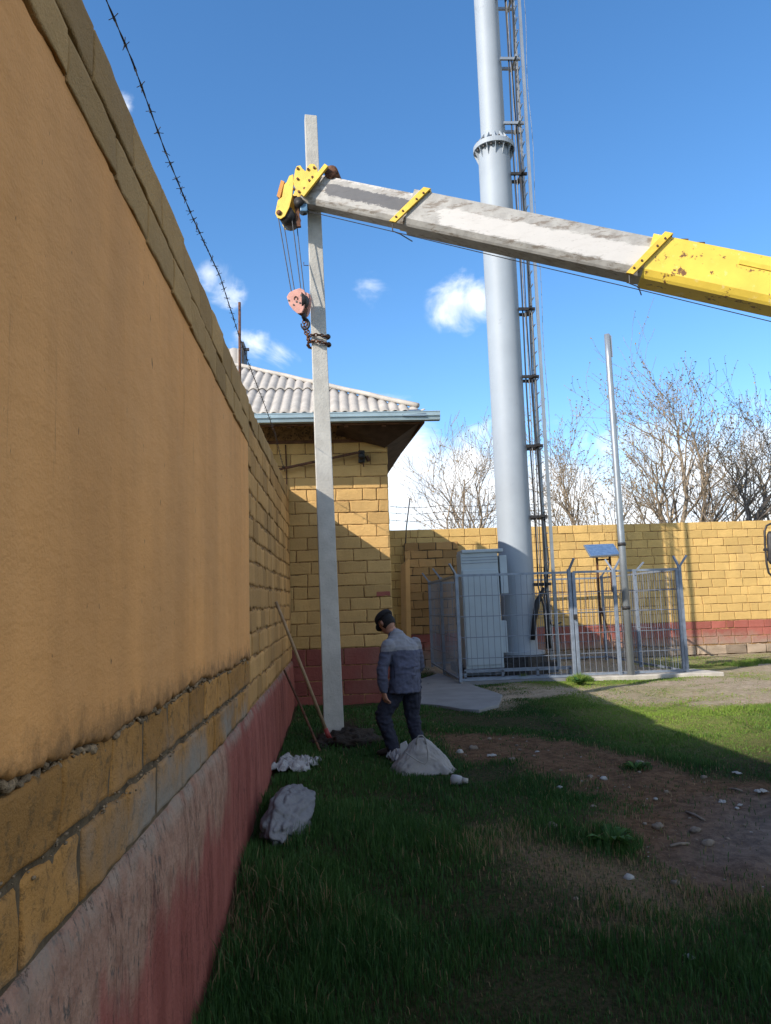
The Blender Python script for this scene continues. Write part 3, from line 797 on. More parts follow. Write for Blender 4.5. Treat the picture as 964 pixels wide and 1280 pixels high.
mb = MB(); mb.tube([b, a], .0125, 6); tag(mb.build('wire_post', m_rust, None, True), 'thin rusty upright on the left wall top holding up the barbed wire', 'post')

# ------------------------------------------------------------------ back boundary wall
YK = 18.8
ZK0, ZK1 = -1.5, 1.86
bw = thing('boundary_wall', 'sunlit ochre block wall across the back with a red band at its foot', 'wall', (8, YK, -1.45))
mb = MB(); mb.box((12.5, YK+.130, (ZK1-2.0)/2), (23.4, .24, ZK1+2.0-.01)); mb.build('mortar_core', m_mortar_ochre, bw)
PB = lambda u, v, d: Vector((u, YK-d, v))
nb = 12; zr = -.62
cz = Courses(); vl = [zr + (ZK1-zr)*i/nb for i in range(nb+1)]
cz.wall(PB, .8, 24.2, vl, .395, .0055, (4, 3), rough=1.2)
cz.build('block_courses', m_block_sunny, bw)
cz = Courses(); cz.wall(PB, .8, 24.2, [-1.2, -1.01, -.815, zr-.005], .40, .006, (4, 3), rough=1.4); cz.build('red_courses', m_block_red, bw)
cz = Courses(); cz.wall(lambda u, v, d: Vector((u, YK-d-.05, v)), .8, 24.2, [-1.8, -1.44, -1.21], .5, .008, (6, 4), rough=2.5, amp=.02); cz.build('footing', m_block_stone, bw)
# thicker pier of larger blocks at the left end of the back wall
cz = Courses()
pl = at(506, 690, Y=YK-.2).x; pr = at(573, 690, Y=YK-.2).x
PP = lambda u, v, d: Vector((u, YK-.16-d, v))
cz.wall(PP, pl, pr, [-1.5+.202*i for i in range(16)], .40, .008, (5, 3), rough=2.2, amp=.008, mi=lambda r, u: 1 if (r < 4) else 0)
cz.wall(lambda u, v, d: Vector((pr+d, YK-u, v)), .0, .16, [-1.5+.202*i for i in range(16)], .16, .006, (2, 3))
cz.build('pier_courses', [m_block, m_block_red], bw)
mb = MB(); mb.box(((pl+pr)/2, YK-.074, .02), (pr-pl-.02, .14, 3.0)); mb.build('pier_core', m_mortar, bw)
# leaning ochre gate post against the pier
a = at(508, 800, Y=YK-.55); b = at(506.5, 702, Y=YK-.5)
mb = MB(); w = .125
mb.loft([(Vector((a.x+.06, a.y, -1.5)), (w, 0, 0), (0, .11, 0)), (a, (w, 0, 0), (0, .11, 0)), (b, (w*.95, 0, .1), (0, .1, 0)), ], n=4)
o = raw_obj('gate_post', mb.v, mb.f, m_block, False, dict(tint=[.7]*len(mb.v)))
bv = o.modifiers.new('b', 'BEVEL'); bv.width = .012
tag(o, 'leaning ochre painted post in the gap beside the building corner', 'post')
# rod with barbed wire strands above the back wall
a = at(512.5, 623, Y=YK+.1); b = at(506, 706, Y=YK-.02)
rodm = MB(); rodm.tube([b, at(508, 660, Y=YK+.02), a], .017, 6)
rodm = tag(rodm.build('wire_post', m_barb, None, True), 'thin dark rod on the back wall beside the building, carrying barbed wire', 'post')
for k, (ya, yb2, lab) in enumerate(((633, 634, 'top barbed wire strand above the back wall, behind the mast'), (641, 642, 'second barbed wire strand above the back wall, behind the mast'), (650, 651, 'lowest barbed wire strand just above the back wall, behind the mast'))):
    p0 = at(487, ya, Y=YK+.1); p1 = at(690, yb2-6, Y=YK+.1)
    pts = [p0.lerp(p1, f)+Vector((0, 0, -.05*s_(PI*(f*3 % 1)))) for f in np.linspace(0, 1, 19)]
    tag(barbed(pts, .0045, .22, .035, seed=k+5).build('barbed_wire', m_barb), lab, 'barbed wire')

# ------------------------------------------------------------------ telecom mast
TX, TY = 3.70, 15.9
mast = thing('telecom_mast', 'tall pale grey tubular telecom mast with flange, ladder and cables', 'mast', (TX, TY, -1.44))
ZF = 10.05
mb = MB(); mb.tube([(TX, TY, -1.05), (TX, TY, 3), (TX, TY, 7), (TX, TY, ZF)], .355, 48, False); mb.build('lower_tube', m_mast, mast, True)
mb = MB(); mb.tube([(TX, TY, ZF+.06), (TX, TY, ZF+5), (TX, TY, ZF+12), (TX, TY, ZF+20)], [.275, .27, .26, .25], 48, False); mb.build('upper_tube', m_mast, mast, True)
mb = MB()
mb.loft([((TX, TY, ZF-.04), (.46, 0, 0), (0, .46, 0)), ((TX, TY, ZF+.075), (.46, 0, 0), (0, .46, 0))], n=48)
flange = mb.build('flange', m_mast, mast, bevel=.006)
for k in range(14):
    a = 2*PI*k/14+.1; d = Vector((c_(a), s_(a), 0)); t = Vector((-s_(a), c_(a), 0))*.012; o = Vector((TX, TY, 0))
    g = MB()
    g.prism([o+d*.27+Vector((0, 0, ZF+.076))-t/2, o+d*.44+Vector((0, 0, ZF+.076))-t/2, o+d*.27+Vector((0, 0, ZF+.32))-t/2], t)
    g.prism([o+d*.35+Vector((0, 0, ZF-.041))-t/2, o+d*.45+Vector((0, 0, ZF-.041))-t/2, o+d*.35+Vector((0, 0, ZF-.29))-t/2], t)
    g.build('gusset', m_mast, flange)
for k in range(14):
    a = 2*PI*(k+.5)/14+.1; d = Vector((c_(a), s_(a), 0)); g = MB()
    p = Vector((TX, TY, ZF))+d*.405; g.tube([p+Vector((0, 0, -.09)), p+Vector((0, 0, .13))], .022, 6); g.build('bolt', m_dark, flange)
mb = MB(); mb.loft([((TX, TY, -1.06), (.5, 0, 0), (0, .5, 0)), ((TX, TY, -1.0), (.5, 0, 0), (0, .5, 0))], n=40); mb.build('base_plate', m_mast, mast)
mb = MB(); mb.loft([((TX, TY, -1.6), (.62, 0, 0), (0, .62, 0)), ((TX, TY, -1.062), (.6, 0, 0), (0, .6, 0))], n=8); mb.build('pedestal', m_dark, mast)
# ladder on the right-hand side
LX = TX+.63
ld = MB()
for dy in (-.32, .2): ld.beam((LX+.03, TY+dy-.1, -1.3), (LX+.03, TY+dy-.1, 26), 0.06, .05, up=(0, 1, 0))
for z in np.arange(-1.0, 26, .3): ld.tube([(LX, TY-.28, z), (LX, TY+.1, z)], .013, 6)
lad = ld.build('ladder', m_galv, mast)
for z in [0.35, 1.75, 3.25, 4.75, 6.25, 7.75, 9.35, 10.55, 12.1, 13.6, 15.1, 18.1, 21.1]:
    r0 = .355 if z < ZF else .27
    g = MB()
    for dy in (-.2, .12): g.beam((TX+math.sqrt(max(.01, r0*r0-dy*dy*.6))-.03, TY+dy-.05, z), (LX+.02, TY+dy-.05, z), .05, .06)
    g.beam((LX-.1, TY-.38, z), (LX-.1, TY+.15, z), .05, .05)
    g.build('bracket', m_galv if z > ZF else m_dark, mast)
rc = random.Random(4)
for k in range(5):
    pts = []; ox = -.34+.075*k+rc.uniform(-.01, .01); oy = -.22-.02*(k % 2)
    for z in np.arange(0.3, 26, .4): pts.append((LX-.03+ox*.62+.014*s_(z*1.1+k*2), TY+oy+.016*c_(z*.9+k), z))
    pts = [(TX+.45+.02*k, TY-.38-.01*k, -.95), (TX+.43+.02*k, TY-.45, -.55), (TX+.42+.03*k, TY-.42, -.1)] + pts
    g = MB(); g.tube(pts, .011 if k % 3 else .017, 6); g.build('feeder_cable', (m_cable, m_cablegrey, m_dark)[k % 3], mast, True)
g = MB(); pts = [at(680, 640, Y=TY-.2), at(686, 705, Y=TY-.25), at(680, 748, Y=TY-.3), at(690, 782, Y=TY-.3), at(702, 778, Y=TY-.3)]
pts = [pts[0], pts[0].lerp(pts[1], .5), pts[1], pts[1].lerp(pts[2], .6)+Vector((.02, 0, 0)), pts[2], pts[2].lerp(pts[3], .5)+Vector((-.04, 0, -.05)), pts[3], pts[4]]
g.tube(pts, .017, 6); g.build('slack_cable', m_cable, mast, True)
g = MB(); rx = LX+.22
pts = [(rx+.02*s_(z*2.), TY-.1+.02*c_(z*1.7), z) for z in np.arange(2.6, 26, .35)]
g.tube(pts, .007, 5); g.build('safety_wire', m_galv, mast)
# earth strap boot at the mast foot
g = MB(); g.tube([at(666, 800, Y=TY-.4), at(668, 775, Y=TY-.4), at(672, 752, Y=TY-.38), at(680, 735, Y=TY-.3)], [.05, .05, .06, .03], 8); g.build('cable_sleeve', m_cable, mast, True)

# ------------------------------------------------------------------ fenced enclosure
YF, XA, XD = 14.0, 2.14, 6.33
ZT = .515; ZG = -1.36
fen = thing('mesh_fence', 'grey welded mesh fence with bent post tops around the mast', 'fence', (4.2, 16, -1.43))
FRR = random.Random(9)
def panel(p0, p1, z0, z1, name, par, nrows=4, pitch=.105):
    p0 = Vector((*p0, 0)); p1 = Vector((*p1, 0)); L = (p1-p0).length; d = (p1-p0)/L; nrm = Vector((-d.y, d.x, 0))
    mb = MB(); n = int(L/pitch)
    for i in range(1, n):
        p = p0+d*(L*i/n)
        mid = p+nrm*.012+d*FRR.uniform(-.008, .008)+Vector((0, 0, (z0+z1)/2))
        mb.tube([p+Vector((0, 0, z0)), mid, p+Vector((0, 0, z1))], .0048, 5)
    for k in range(1, nrows+1):
        z = z0+(z1-z0)*k/(nrows+1); mb.tube([p0+nrm*.01+Vector((0, 0, z)), p1+nrm*.01+Vector((0, 0, z))], .0072, 5)
    pn = mb.build(name, m_wire, par)
    for z in (z0, z1):
        fr = MB(); fr.beam(p0+Vector((0, 0, z)), p1+Vector((0, 0, z)), .035, .04); fr.build('frame_rail', m_fence, pn)
    return pn
def fpost(x, y, z1, name='post', arm=None, w=.062, z0=-1.45, par=None):
    mb = MB(); mb.box((x, y, (z0+z1)/2), (w, w, z1-z0)); p = mb.build(name, m_fence, par or fen, bevel=.006)
    for (ax, ay) in (arm or []):
        g = MB(); g.beam((x, y, z1-.03), (x+ax, y+ay, z1+.19), .042, .03); g.build('bent_arm', m_fence, p)
    return p
panel((XA, YF), (4.20, YF), ZG, ZT, 'mesh_panel', fen)
panel((XA, YF), (XA, 16.2), ZG, ZT, 'mesh_panel', fen)
panel((XA, 16.2), (XA, 18.3), ZG, ZT, 'mesh_panel', fen)
panel((XD, YF), (XD, 16.2), ZG, ZT, 'mesh_panel', fen, 4, .115)
panel((XD, 16.2), (XD, 18.3), ZG, ZT, 'mesh_panel', fen)
panel((XA, 18.3), (XD, 18.3), ZG, ZT, 'mesh_panel', fen)
fpost(XA, YF, ZT+.03, arm=[(-.13, -.06)]); fpost(4.235, YF, ZT+.06, arm=[(.08, -.1)])
fpost(XD, YF, ZT+.06, arm=[(.16, .0), (-.05, .1)]); fpost(XA, 16.2, ZT+.06, arm=[(-.16, .0)]); fpost(XD, 16.2, ZT+.06, arm=[(.22, 0)])
fpost(XA, 18.3, ZT+.06, arm=[(-.16, 0)]); fpost(XD, 18.3, ZT+.06, arm=[(.16, 0)])
fpost(at(764, 712, Y=YF).x+.03, YF-.03, ZT+.03, arm=[(-.12, .06), (.15, .02)])
gt = thing('mesh_gate', 'grey mesh gate leaf at the front right of the enclosure', 'gate', (5.3, YF, -1.43))
gp0, gp1 = 4.31, XD-.06
panel((gp0, YF-.01), (gp1, YF-.01), ZG+.02, ZT-.0, 'mesh_panel', gt)
fpost(gp0, YF-.005, ZT, 'gate_stile', z0=ZG, par=gt); fpost(gp1, YF-.005, ZT, 'gate_stile', z0=ZG, par=gt, w=.05)
g = MB(); g.box((gp0-.02, YF-.06, -.3), (.06, .05, .09)); g.build('latch', m_dark, gt)
kb = MB(); kb.box(((XA+4.3)/2, YF+.02, -1.44), (4.34-XA, .22, .1)); kb.build('fence_kerb', m_slab)
structure(bpy.data.objects['fence_kerb'])
kb = MB(); kb.prism([(4.32, YF-.22, -1.47), (6.9, YF-.25, -1.47), (6.75, YF+.6, -1.47), (4.32, YF+.7, -1.47)], (0, 0, .095)); kb.build('gate_slab', m_kerb, None, bevel=.015)
structure(bpy.data.objects['gate_slab'])

# equipment cabinet
YC = 15.0
cab = thing('equipment_cabinet', 'tall pale blue grey equipment cabinet behind the fence, left of the mast', 'cabinet', at(605, 838, Y=YC))
cab['label'] = 'tall pale blue grey equipment cabinet behind the fence beside the mast foot'
def pxbox(x0, y0, x1, y1, Y, dep, R=None):
    """box whose front stands at depth Y over that stretch of the scene"""
    a = at(x0, y1, Y=Y); b = at(x1, y0, Y=Y); zc_ = at((x0+x1)/2, y0, Y=Y).z; za = at((x0+x1)/2, y1, Y=Y).z
    return (Vector(((a.x+b.x)/2, Y+dep/2, (zc_+za)/2)), (abs(at(x1, (y0+y1)/2, Y=Y).x-at(x0, (y0+y1)/2, Y=Y).x), dep, zc_-za))
lean = Matrix.Rotation(-.012, 3, 'Y')
mb = MB(); c, d = pxbox(579, 690, 626, 836, YC, .5); mb.box(c, d, lean); body = mb.build('body', m_cab, cab, bevel=.012)
mb = MB(); mb.box(c+Vector((0, -d[1]/2-.012, -.14)), (d[0]-.06, .022, d[2]-.42), lean); mb.build('door', m_cab, cab, bevel=.004)
mb = MB()
for k in range(3): mb.box(c+Vector((0, -d[1]/2-.004, d[2]/2-.1-.055*k)), (d[0]-.02, .012, .012), lean)
mb.build('top_trim', m_fence, cab)
for (yy0, yy1) in ((694, 742), (776, 816)):
    c2, d2 = pxbox(625.5, yy0, 634.5, yy1, YC+.02, .3); mb = MB(); mb.box(c2, d2, lean); mb.build('side_box', m_cab, cab, bevel=.008)
mb = MB(); c3, d3 = pxbox(577, 686.5, 629, 690.5, YC-.04, .6); mb.box(c3, d3, lean); mb.build('cap', m_cab, cab, bevel=.01)
# low steel stand under cabinet and mast foot
st = thing('steel_stand', 'low dark steel stand on the ground under the cabinet', 'stand', (3.2, 14.7, -1.43))
zt = at(600, 838, Y=14.7).z
for y in (14.6, 15.5):
    for z_, h_ in ((zt, .06), (-1.4, .05)):
        mb = MB(); mb.beam((2.3, y, z_), (4.35, y, z_), .05, h_); mb.build('rail', m_fence, st)
for x in (2.32, 3.03, 3.7, 4.33):
    for y in (14.6, 15.5):
        g = MB(); g.box((x, y, (zt-1.4)/2), (.05, .05, zt+1.4)); g.build('leg', m_fence, st)
mb = MB(); mb.box((3.3, 15.9, -1.28), (2.0, 1.0, .16)); mb.build('plate', m_dark, st)

# tall galvanised pipe with camera-less top, and small solar panel
pp = thing('galvanised_pipe_pole', 'slim tall galvanised pipe pole rising inside the fence gate', 'pole', (5.24, YF-.06, -1.44))
zt = at(757, 420, Y=YF).z
mb = MB(); mb.tube([(5.245, YF-.085, -1.42), (5.24, YF-.085, 1.2), (5.24, YF-.085, zt-.6), (5.24, YF-.085, zt)], [.066, .063, .058, .055], 14)
mb.build('tube', m_galv, pp, True)
for z_ in (1.0, -.17):
    mb = MB(); mb.tube([(5.24, YF-.085, z_-.03), (5.24, YF-.085, z_+.03)], .075, 14); mb.build('clamp', m_dark, pp, True)
for za_, zb_ in ((.45, .03), (1.75, 1.55)):
    mb = MB(); mb.beam((5.303, YF-.1, zt-za_), (5.303, YF-.1, zt-zb_), .02, .035); mb.build('side_strap', m_galv, pp)
spn = thing('solar_panel', 'small tilted blue solar panel on thin rusty legs inside the enclosure', 'solar panel', (4.75, YF+.45, -1.43))
c4 = [at(729.5, 681, Y=YF+.5), at(767, 679.5, Y=YF+.5), at(776, 693, Y=YF+.12), at(738, 695.5, Y=YF+.12)]
mb = MB()
ux = (c4[1]-c4[0]); uy = (c4[3]-c4[0]); nn = ux.cross(uy).normalized()
if nn.z < 0: nn = -nn
mb.prism([p for p in c4], -nn*.03); mb.build('frame', m_galv, spn)
mb = MB(); ce = sum(c4, Vector())/4; mb.prism([ce+(p-ce)*.94+nn*.002 for p in c4], nn*.003); mb.build('cells', m_solar, spn)
for (xa, ya, xb, yb2) in ((746, 694, 752.5, 806), (762, 694, 766, 740)):
    a = at(xa, ya, Y=YF+.3); b = at(xb, yb2, Y=YF+.35); mb = MB(); mb.beam(b, a, .035, .035); mb.build('leg', m_rust, spn)
mb = MB(); mb.beam(at(746, 700, Y=YF+.3), at(762, 699, Y=YF+.3), .03, .03); mb.build('cross_bar', m_rust, spn)
mb = MB(); mb.beam(at(751, 760, Y=YF+.34), at(768, 812, Y=YF+.34), .03, .03); mb.build('brace', m_rust, spn)

# ------------------------------------------------------------------ concrete apron
ap = world_poly([(528, 850), (548, 843), (582, 855), (628, 872), (624, 884), (600, 891), (575, 889), (548, 884), (520, 880), (480, 868), (489, 850)])
mb = MB()
vs = []; pv = []
for i in range(len(ap)):
    a = ap[i]; b = ap[(i+1) % len(ap)]
    for k in range(6):
        p = a+(b-a)*k/6; j = .03*mnoise.noise((p[0]*5, p[1]*5, 1)); pv.append((p[0]+j, p[1]+j, -1.50))
mb.prism(pv, (0, 0, .085)); structure(mb.build('concrete_apron', m_slab, None, bevel=.01))

# ------------------------------------------------------------------ concrete pole being set up
YP = 9.2
pt = at(388, 147, Y=YP); pbm = at(417, 918, Y=YP)
pole = thing('concrete_pole', 'tall tapering grey concrete utility pole held upright by the crane', 'pole', pbm)
ax = (pt-pbm).normalized()
mb = MB(); rings = []
L = (pt-pbm).length
for f in np.linspace(-.08, 1, 40):
    p = pbm+(pt-pbm)*f; w = .118+(.079-.118)*f; dp = .085+(.075-.085)*f
    w *= 1+.006*s_(f*60); rot = .16
    X_ = Vector((c_(rot), s_(rot), 0)); Y_ = Vector((-s_(rot), c_(rot), 0))
    rings.append([p-X_*w-Y_*dp*.8, p+X_*w-Y_*dp*.8, p+X_*w*.86+Y_*dp, p-X_*w*.86+Y_*dp])
vs = [q for r in rings for q in r]; fs = []
for i in range(len(rings)-1):
    for k in range(4):
        a = i*4+k; b = i*4+(k+1) % 4; fs.append((a, b, b+4, a+4))
fs += [(3, 2, 1, 0), tuple(len(vs)-4+k for k in range(4))]
mb.add(vs, fs); mb.build('shaft', m_conc, pole, bevel=.008)
q = at(383, 332, Y=YP-.03)
mb = MB(); mb.tube([q+Vector((.03, 0, 0)), q+Vector((-.03, -.01, .0)), q+Vector((-.03, -.01, .04))], .005, 5); mb.build('lifting_eye', m_rust, pole)

# chain sling
ch = thing('chain_sling', 'rusty chain wrapped twice round the concrete pole under the hook', 'chain', at(397, 426, Y=YP))
def link(mb, c, t, n, L=.052, w=.034, r=.0075):
    t = t.normalized(); n = (n-t*n.dot(t)).normalized(); pts = []
    for k in range(13):
        a = 2*PI*k/12; pts.append(c+t*(L/2*c_(a))+n*(w/2*s_(a)))
    mb.tube(pts, r, 5, caps=False)
def chain(pts, name, seed=0):
    mb = MB(); P_ = [Vector(p) for p in pts]; seg = []; acc = 0; k = 0
    tot = [0]
    for i in range(len(P_)-1): tot.append(tot[-1]+(P_[i+1]-P_[i]).length)
    s = 0
    while s < tot[-1]:
        i = max(j for j in range(len(tot)) if tot[j] <= s); i = min(i, len(P_)-2)
        f = (s-tot[i])/max(1e-6, tot[i+1]-tot[i]); c = P_[i].lerp(P_[i+1], f); t = P_[i+1]-P_[i]
        up = Vector((0, 0, 1)) if abs(t.normalized().z) < .8 else Vector((1, 0, 0))
        n = up if k % 2 else t.cross(up)
        link(mb, c, t, n); s += .038; k += 1
    return mb
for (yl, yr, dz) in ((424, 422, 0), (431, 431, 0)):
    cl = at(385, yl, Y=YP); crr = at(410.5, yr, Y=YP); pc = (cl+crr)/2
    hw = (crr.x-cl.x)/2; pts = []
    for a in np.linspace(0, 2*PI, 17): pts.append(pc+Vector((hw*c_(a), .125*s_(a), (crr.z-cl.z)/2*c_(a)+.012*s_(2*a))))
    chain(pts, 'wrap').build('chain_wrap', m_rust, ch, True)
top = at(381, 398, Y=YP-.05)
chain([top+Vector((.02, -.02, .0)), at(385, 412, Y=YP-.08), at(386, 428, Y=YP-.1)], 'a').build('chain_leg', m_rust, ch, True)
chain([top+Vector((-.01, .02, .0)), at(380.5, 412, Y=YP-.02), at(385, 422, Y=YP-.05)], 'b').build('chain_leg', m_rust, ch, True)
mb = MB(); mb.ball(at(410, 421, Y=YP-.02), .035, 8, 6); mb.ball(at(411, 431, Y=YP), .035, 8, 6); mb.build('shackle', m_dark, ch, True)

# hook block hanging on its ropes
hbk = thing('hook_block', 'faded salmon red crane hook block hanging beside the pole', 'hook block', at(372, 378, Y=8.9))
YH1 = 8.88
outline = [(358.3, 371), (361.5, 365.5), (368, 362), (375, 360), (380, 362.5), (381.8, 368), (381.5, 375), (379.5, 386), (377, 391), (372, 392), (366, 387), (361.5, 381)]
side = Vector((.055, .16, 0))
P_ = [at(*p, Y=YH1) for p in outline]; e = Vector((.07, .13, 0)); e1 = e*.14
mb = MB(); mb.prism(P_, e1); mb.build('cheek_plate', m_salmon, hbk, bevel=.006)
mb = MB(); mb.prism([p+e*.9 for p in P_], e1); mb.build('cheek_plate', m_salmon, hbk, bevel=.006)
ce = at(370.5, 374, Y=YH1)
mb = MB(); mb.tube([ce+e*.2, ce+e*.85], .105, 20); mb.build('sheave', m_dark, hbk, True)
mb = MB(); mb.prism([p+e*.25 for p in [at(*q, Y=YH1) for q in [(364, 383), (379, 383), (377.5, 391.5), (371, 391.5)]]], e*.5); mb.build('crosshead', m_rust, hbk)
for (bx, by, r) in ((361, 375.5, .012), (376.5, 369, .014), (370.5, 377, .013), (374.8, 378.5, .013), (367, 381, .012)):
    p = at(bx, by, Y=YH1); mb = MB(); mb.tube([p-e*.03, p+e*.03], r, 8); mb.build('bolt', m_dark, hbk)
mb = MB()
for a0 in (0,):
    pc = at(370, 373.5, Y=YH1)-e*.02; pts = [pc+CR*.02*c_(a)+CU*.028*s_(a) for a in np.linspace(-.4, 3.6, 10)]; mb.tube(pts, .006, 5)
mb.build('cast_mark', m_rust, hbk)
h0_ = at(379.5, 392, Y=YH1+.06)
hk = [h0_, at(380, 397, Y=YH1+.07)] + [at(381.5+5*c_(a), 405.5+6*s_(a), Y=YH1+.1) for a in np.linspace(-PI/2-.2, PI*1.05, 12)]
mb = MB(); mb.tube(hk, [.03, .028]+[.02-.001*i for i in range(12)], 8); mb.build('hook', m_dark, hbk, True)

# ------------------------------------------------------------------ crane lorry: boom, head, ropes, (cab beyond the frame)
H = at(392, 241, Y=8.99); Rt = at(964, 361, Y=7.8)
bdir = (Rt-H).normalized()
base_pt = H+bdir*((9.6-H.x)/bdir.x)
crane = thing('crane_lorry', 'crane lorry with a yellow and bare steel telescopic boom reaching across the sky', 'crane', (8.0, base_pt.y+.6, -1.45))
bs = Vector((bdir.y, -bdir.x, 0)).normalized()
if bs.y > 0: bs = -bs                                  # towards the camera
bup = bs.cross(bdir).normalized()
if bup.z < 0: bup = -bup
def sec_at(px, py):            # length along the boom where the axis passes below that pixel
    best = min(((H+bdir*s).__sub__(Vector()), s) [1] if False else (abs((lambda q: (q-Vector((px, py, 0))).length)(proj(H+bdir*s))), s) for s in np.linspace(-1, 9, 401))
    return best[1]
def proj(q): 
    z = q.dot(CF); return Vector((482+q.dot(CR)/z*FOC, 640-q.dot(CU)/z*FOC, 0))
def boom_sec(s0, s1, h0, h1, w, mat, name, slant=0., patches=None):
    mb = MB(); att = {'patch': [], 'patchd': []}
    K = 60; prof = [(-1, .5), (-1, -.33), (-.82, -.45), (-.70, -.5), (.70, -.5), (.82, -.45), (1, -.33), (1, .5)]
    nv_ = 9
    full = []
    for i in range(len(prof)):
        a = prof[i]; b = prof[(i+1) % len(prof)]
        for k in range(nv_): full.append((a[0]+(b[0]-a[0])*k/nv_, a[1]+(b[1]-a[1])*k/nv_))
    n = len(full); vs = []; fs = []
    for i in range(K+1):
        f = i/K; s = s0+(s1-s0)*f; h = h0+(h1-h0)*f
        for (a, b) in full:
            ss = s + (slant*b*h if i == 0 else 0)
            vs.append(H+bdir*ss+bs*(-a*w/2)+bup*(b*h))
            v = b; q = patches(f, v) if patches and a < -.99 else (0, 0)
            att['patch'].append(q[0]); att['patchd'].append(q[1])
    for i in range(K):
        for j in range(n):
            a = i*n+j; b = i*n+(j+1) % n; fs.append((a, b, b+n, a+n))
    fs += [tuple(range(n-1, -1, -1)), tuple(K*n+j for j in range(n))]
    mb.add(vs, fs); return mb.build(name, mat, crane, attrs=att)
sA = sec_at(515, 265); sB = sec_at(806, 327)
def box_(f, v, f0, f1, v0, v1, e=.12):
    g = lambda x, a, b, w: max(0., min(1., min((x-a)/w, (b-x)/w)+.0))
    return g(f, f0, f1, .06)*g(v, v0, v1, e)
boom_sec(-.03, sA+.4, .37, .385, .235, m_boom, 'boom_tip_section', .55, lambda f, v: (box_(f, v, -.3, 1.3, .33, .62, .1)*.5, box_(f, v, .09, .97, -.24, .38, .16)*.74))
boom_sec(sA, sB+.4, .44, .45, .33, m_boom, 'boom_middle_section', .0, lambda f, v: (box_(f, v, .08, .97, -.42, .30+.1*(f-.3), .2)*.78, 0))
boom_sec(sB, 10.2, .50, .53, .40, m_yellow, 'boom_base_section')
def bpt(s, a, b): return H+bdir*s+bs*a+bup*b
for (s, h, w) in ((sA, .44, .33), (sB, .50, .40)):
    mb = MB(); k = h*.62
    mb.prism([bpt(s-.08-.09, w/2+.004, -h/2-.02), bpt(s+.0-.09, w/2+.004, -h/2-.02), bpt(s+.20, w/2+.004, h/2+.03), bpt(s+.11, w/2+.004, h/2+.03)], bs*.035)
    mb.prism([bpt(s-.08-.05, -w/2-.004, -h/2+.07), bpt(s+.0-.05, -w/2-.004, -h/2+.07), bpt(s+.20, -w/2-.004, h/2+.03), bpt(s+.11, -w/2-.004, h/2+.03)], -bs*.035)
    mb.prism([bpt(s+.11, -w/2-.03, h/2+.005), bpt(s+.20, -w/2-.03, h/2+.005), bpt(s+.20, w/2+.03, h/2+.005), bpt(s+.11, w/2+.03, h/2+.005)], bup*.03)
    col = mb.build('boom_collar', m_yellow_pl, crane, bevel=.004)
    for f in (.1, .3, .7, .9):
        p = bpt(s-.13+.29*f, w/2+.035, -h/2+h*f); g = MB(); g.tube([p, p+bs*.014], .013, 6); g.build('bolt', m_rust, col)
    g = MB(); a = bpt(s-.13, w/2+.01, -h/2-.02); b = bpt(s-.03, -w/2-.01, -h/2-.02)
    g.tube([a, a-bup*.10+bdir*.03, a-bup*.115+bdir*.13, b-bup*.02+bdir*.1], .008, 5); g.build('rope_guide', m_dark, crane)
# yellow base: stiffener strip, rust spots, top lugs
mb = MB(); mb.prism([bpt(sB+.95, .201, .10), bpt(sB+2.4, .201, .08), bpt(sB+2.4, .201, .13), bpt(sB+.95, .201, .15)], bs*.012); mb.build('side_strip', m_yellow_pl, crane)
for ds in (.34, .52):
    g = MB(); g.box(bpt(sB+ds, .1, .275), (.09, .05, .05)); g.build('top_lug', m_rust, crane)
g = MB(); p = bpt(sB+1.43, .2, .16); g.tube([p, p+bs*.012], [.07, .06], 9); g.build('rust_patch', m_rust, crane)
# boom head: two cut plates, slanted bar, nose, sheaves
def hp_(px, py, off=0.): 
    # point on the near plate plane of the head
    d = pray(px, py); o0 = H+bs*(.165+off); t = o0.dot(bs)/d.dot(bs); return d*t
main_pl = [(366.5, 227), (369, 212), (371, 207.5), (375.5, 206.5), (378.5, 211), (382, 214), (384.5, 208), (388, 204.5), (393, 205), (396, 209), (397.5, 216), (392, 228), (386, 239), (378, 244), (372.5, 240), (368, 233)]
nose_pl = [(361.5, 219.5), (366.5, 217.5), (366.8, 230), (365, 246), (361.5, 259), (356, 270), (351, 273.5), (346.5, 272), (344, 266.5), (345.5, 258), (347.2, 250), (352.5, 246), (355, 231), (358.5, 227)]
head = MB(); head.prism([hp_(*p, 0) for p in main_pl], -bs*.022)
hd = head.build('boom_head', m_yellow_pl, crane, bevel=.004)
head = MB(); head.prism([hp_(*p, 0)-bs*.29 for p in main_pl], -bs*.022); head.build('far_plate', m_yellow_pl, hd, bevel=.004)
for off in (-.003, -.287):
    nz_ = MB(); nz_.prism([hp_(*p, 0)+bs*off for p in nose_pl], -bs*.02); nz_.build('nose_plate', m_yellow_pl, hd, bevel=.004)
b0, b1 = hp_(409, 208), hp_(379, 246)
mb = MB(); d = (b1-b0).normalized(); wv = d.cross(bs).normalized()*.028
mb.prism([b0+wv, b1+wv, b1-wv, b0-wv], bs*.04); mb.build('slanted_bar', m_yellow_pl, hd, bevel=.004)
mb = MB(); mb.prism([b0+wv-bs*.30, b1+wv-bs*.30, b1-wv-bs*.30, b0-wv-bs*.30], -bs*.04); mb.build('slanted_bar', m_yellow_pl, hd, bevel=.004)
for k, (cx, cy, rr) in enumerate(((352.5, 263, .085), (356.5, 266, .1), (372, 250, .06))):
    p = hp_(cx, cy); mb = MB(); mb.tube([p-bs*.03, p-bs*.27], rr, 18); mb.build('sheave', m_dark, hd, True)
p = hp_(349, 266); mb = MB(); mb.tube([p+bs*.014, p-bs*.31], .032, 12); mb.build('axle_pin', m_rust, hd, True)
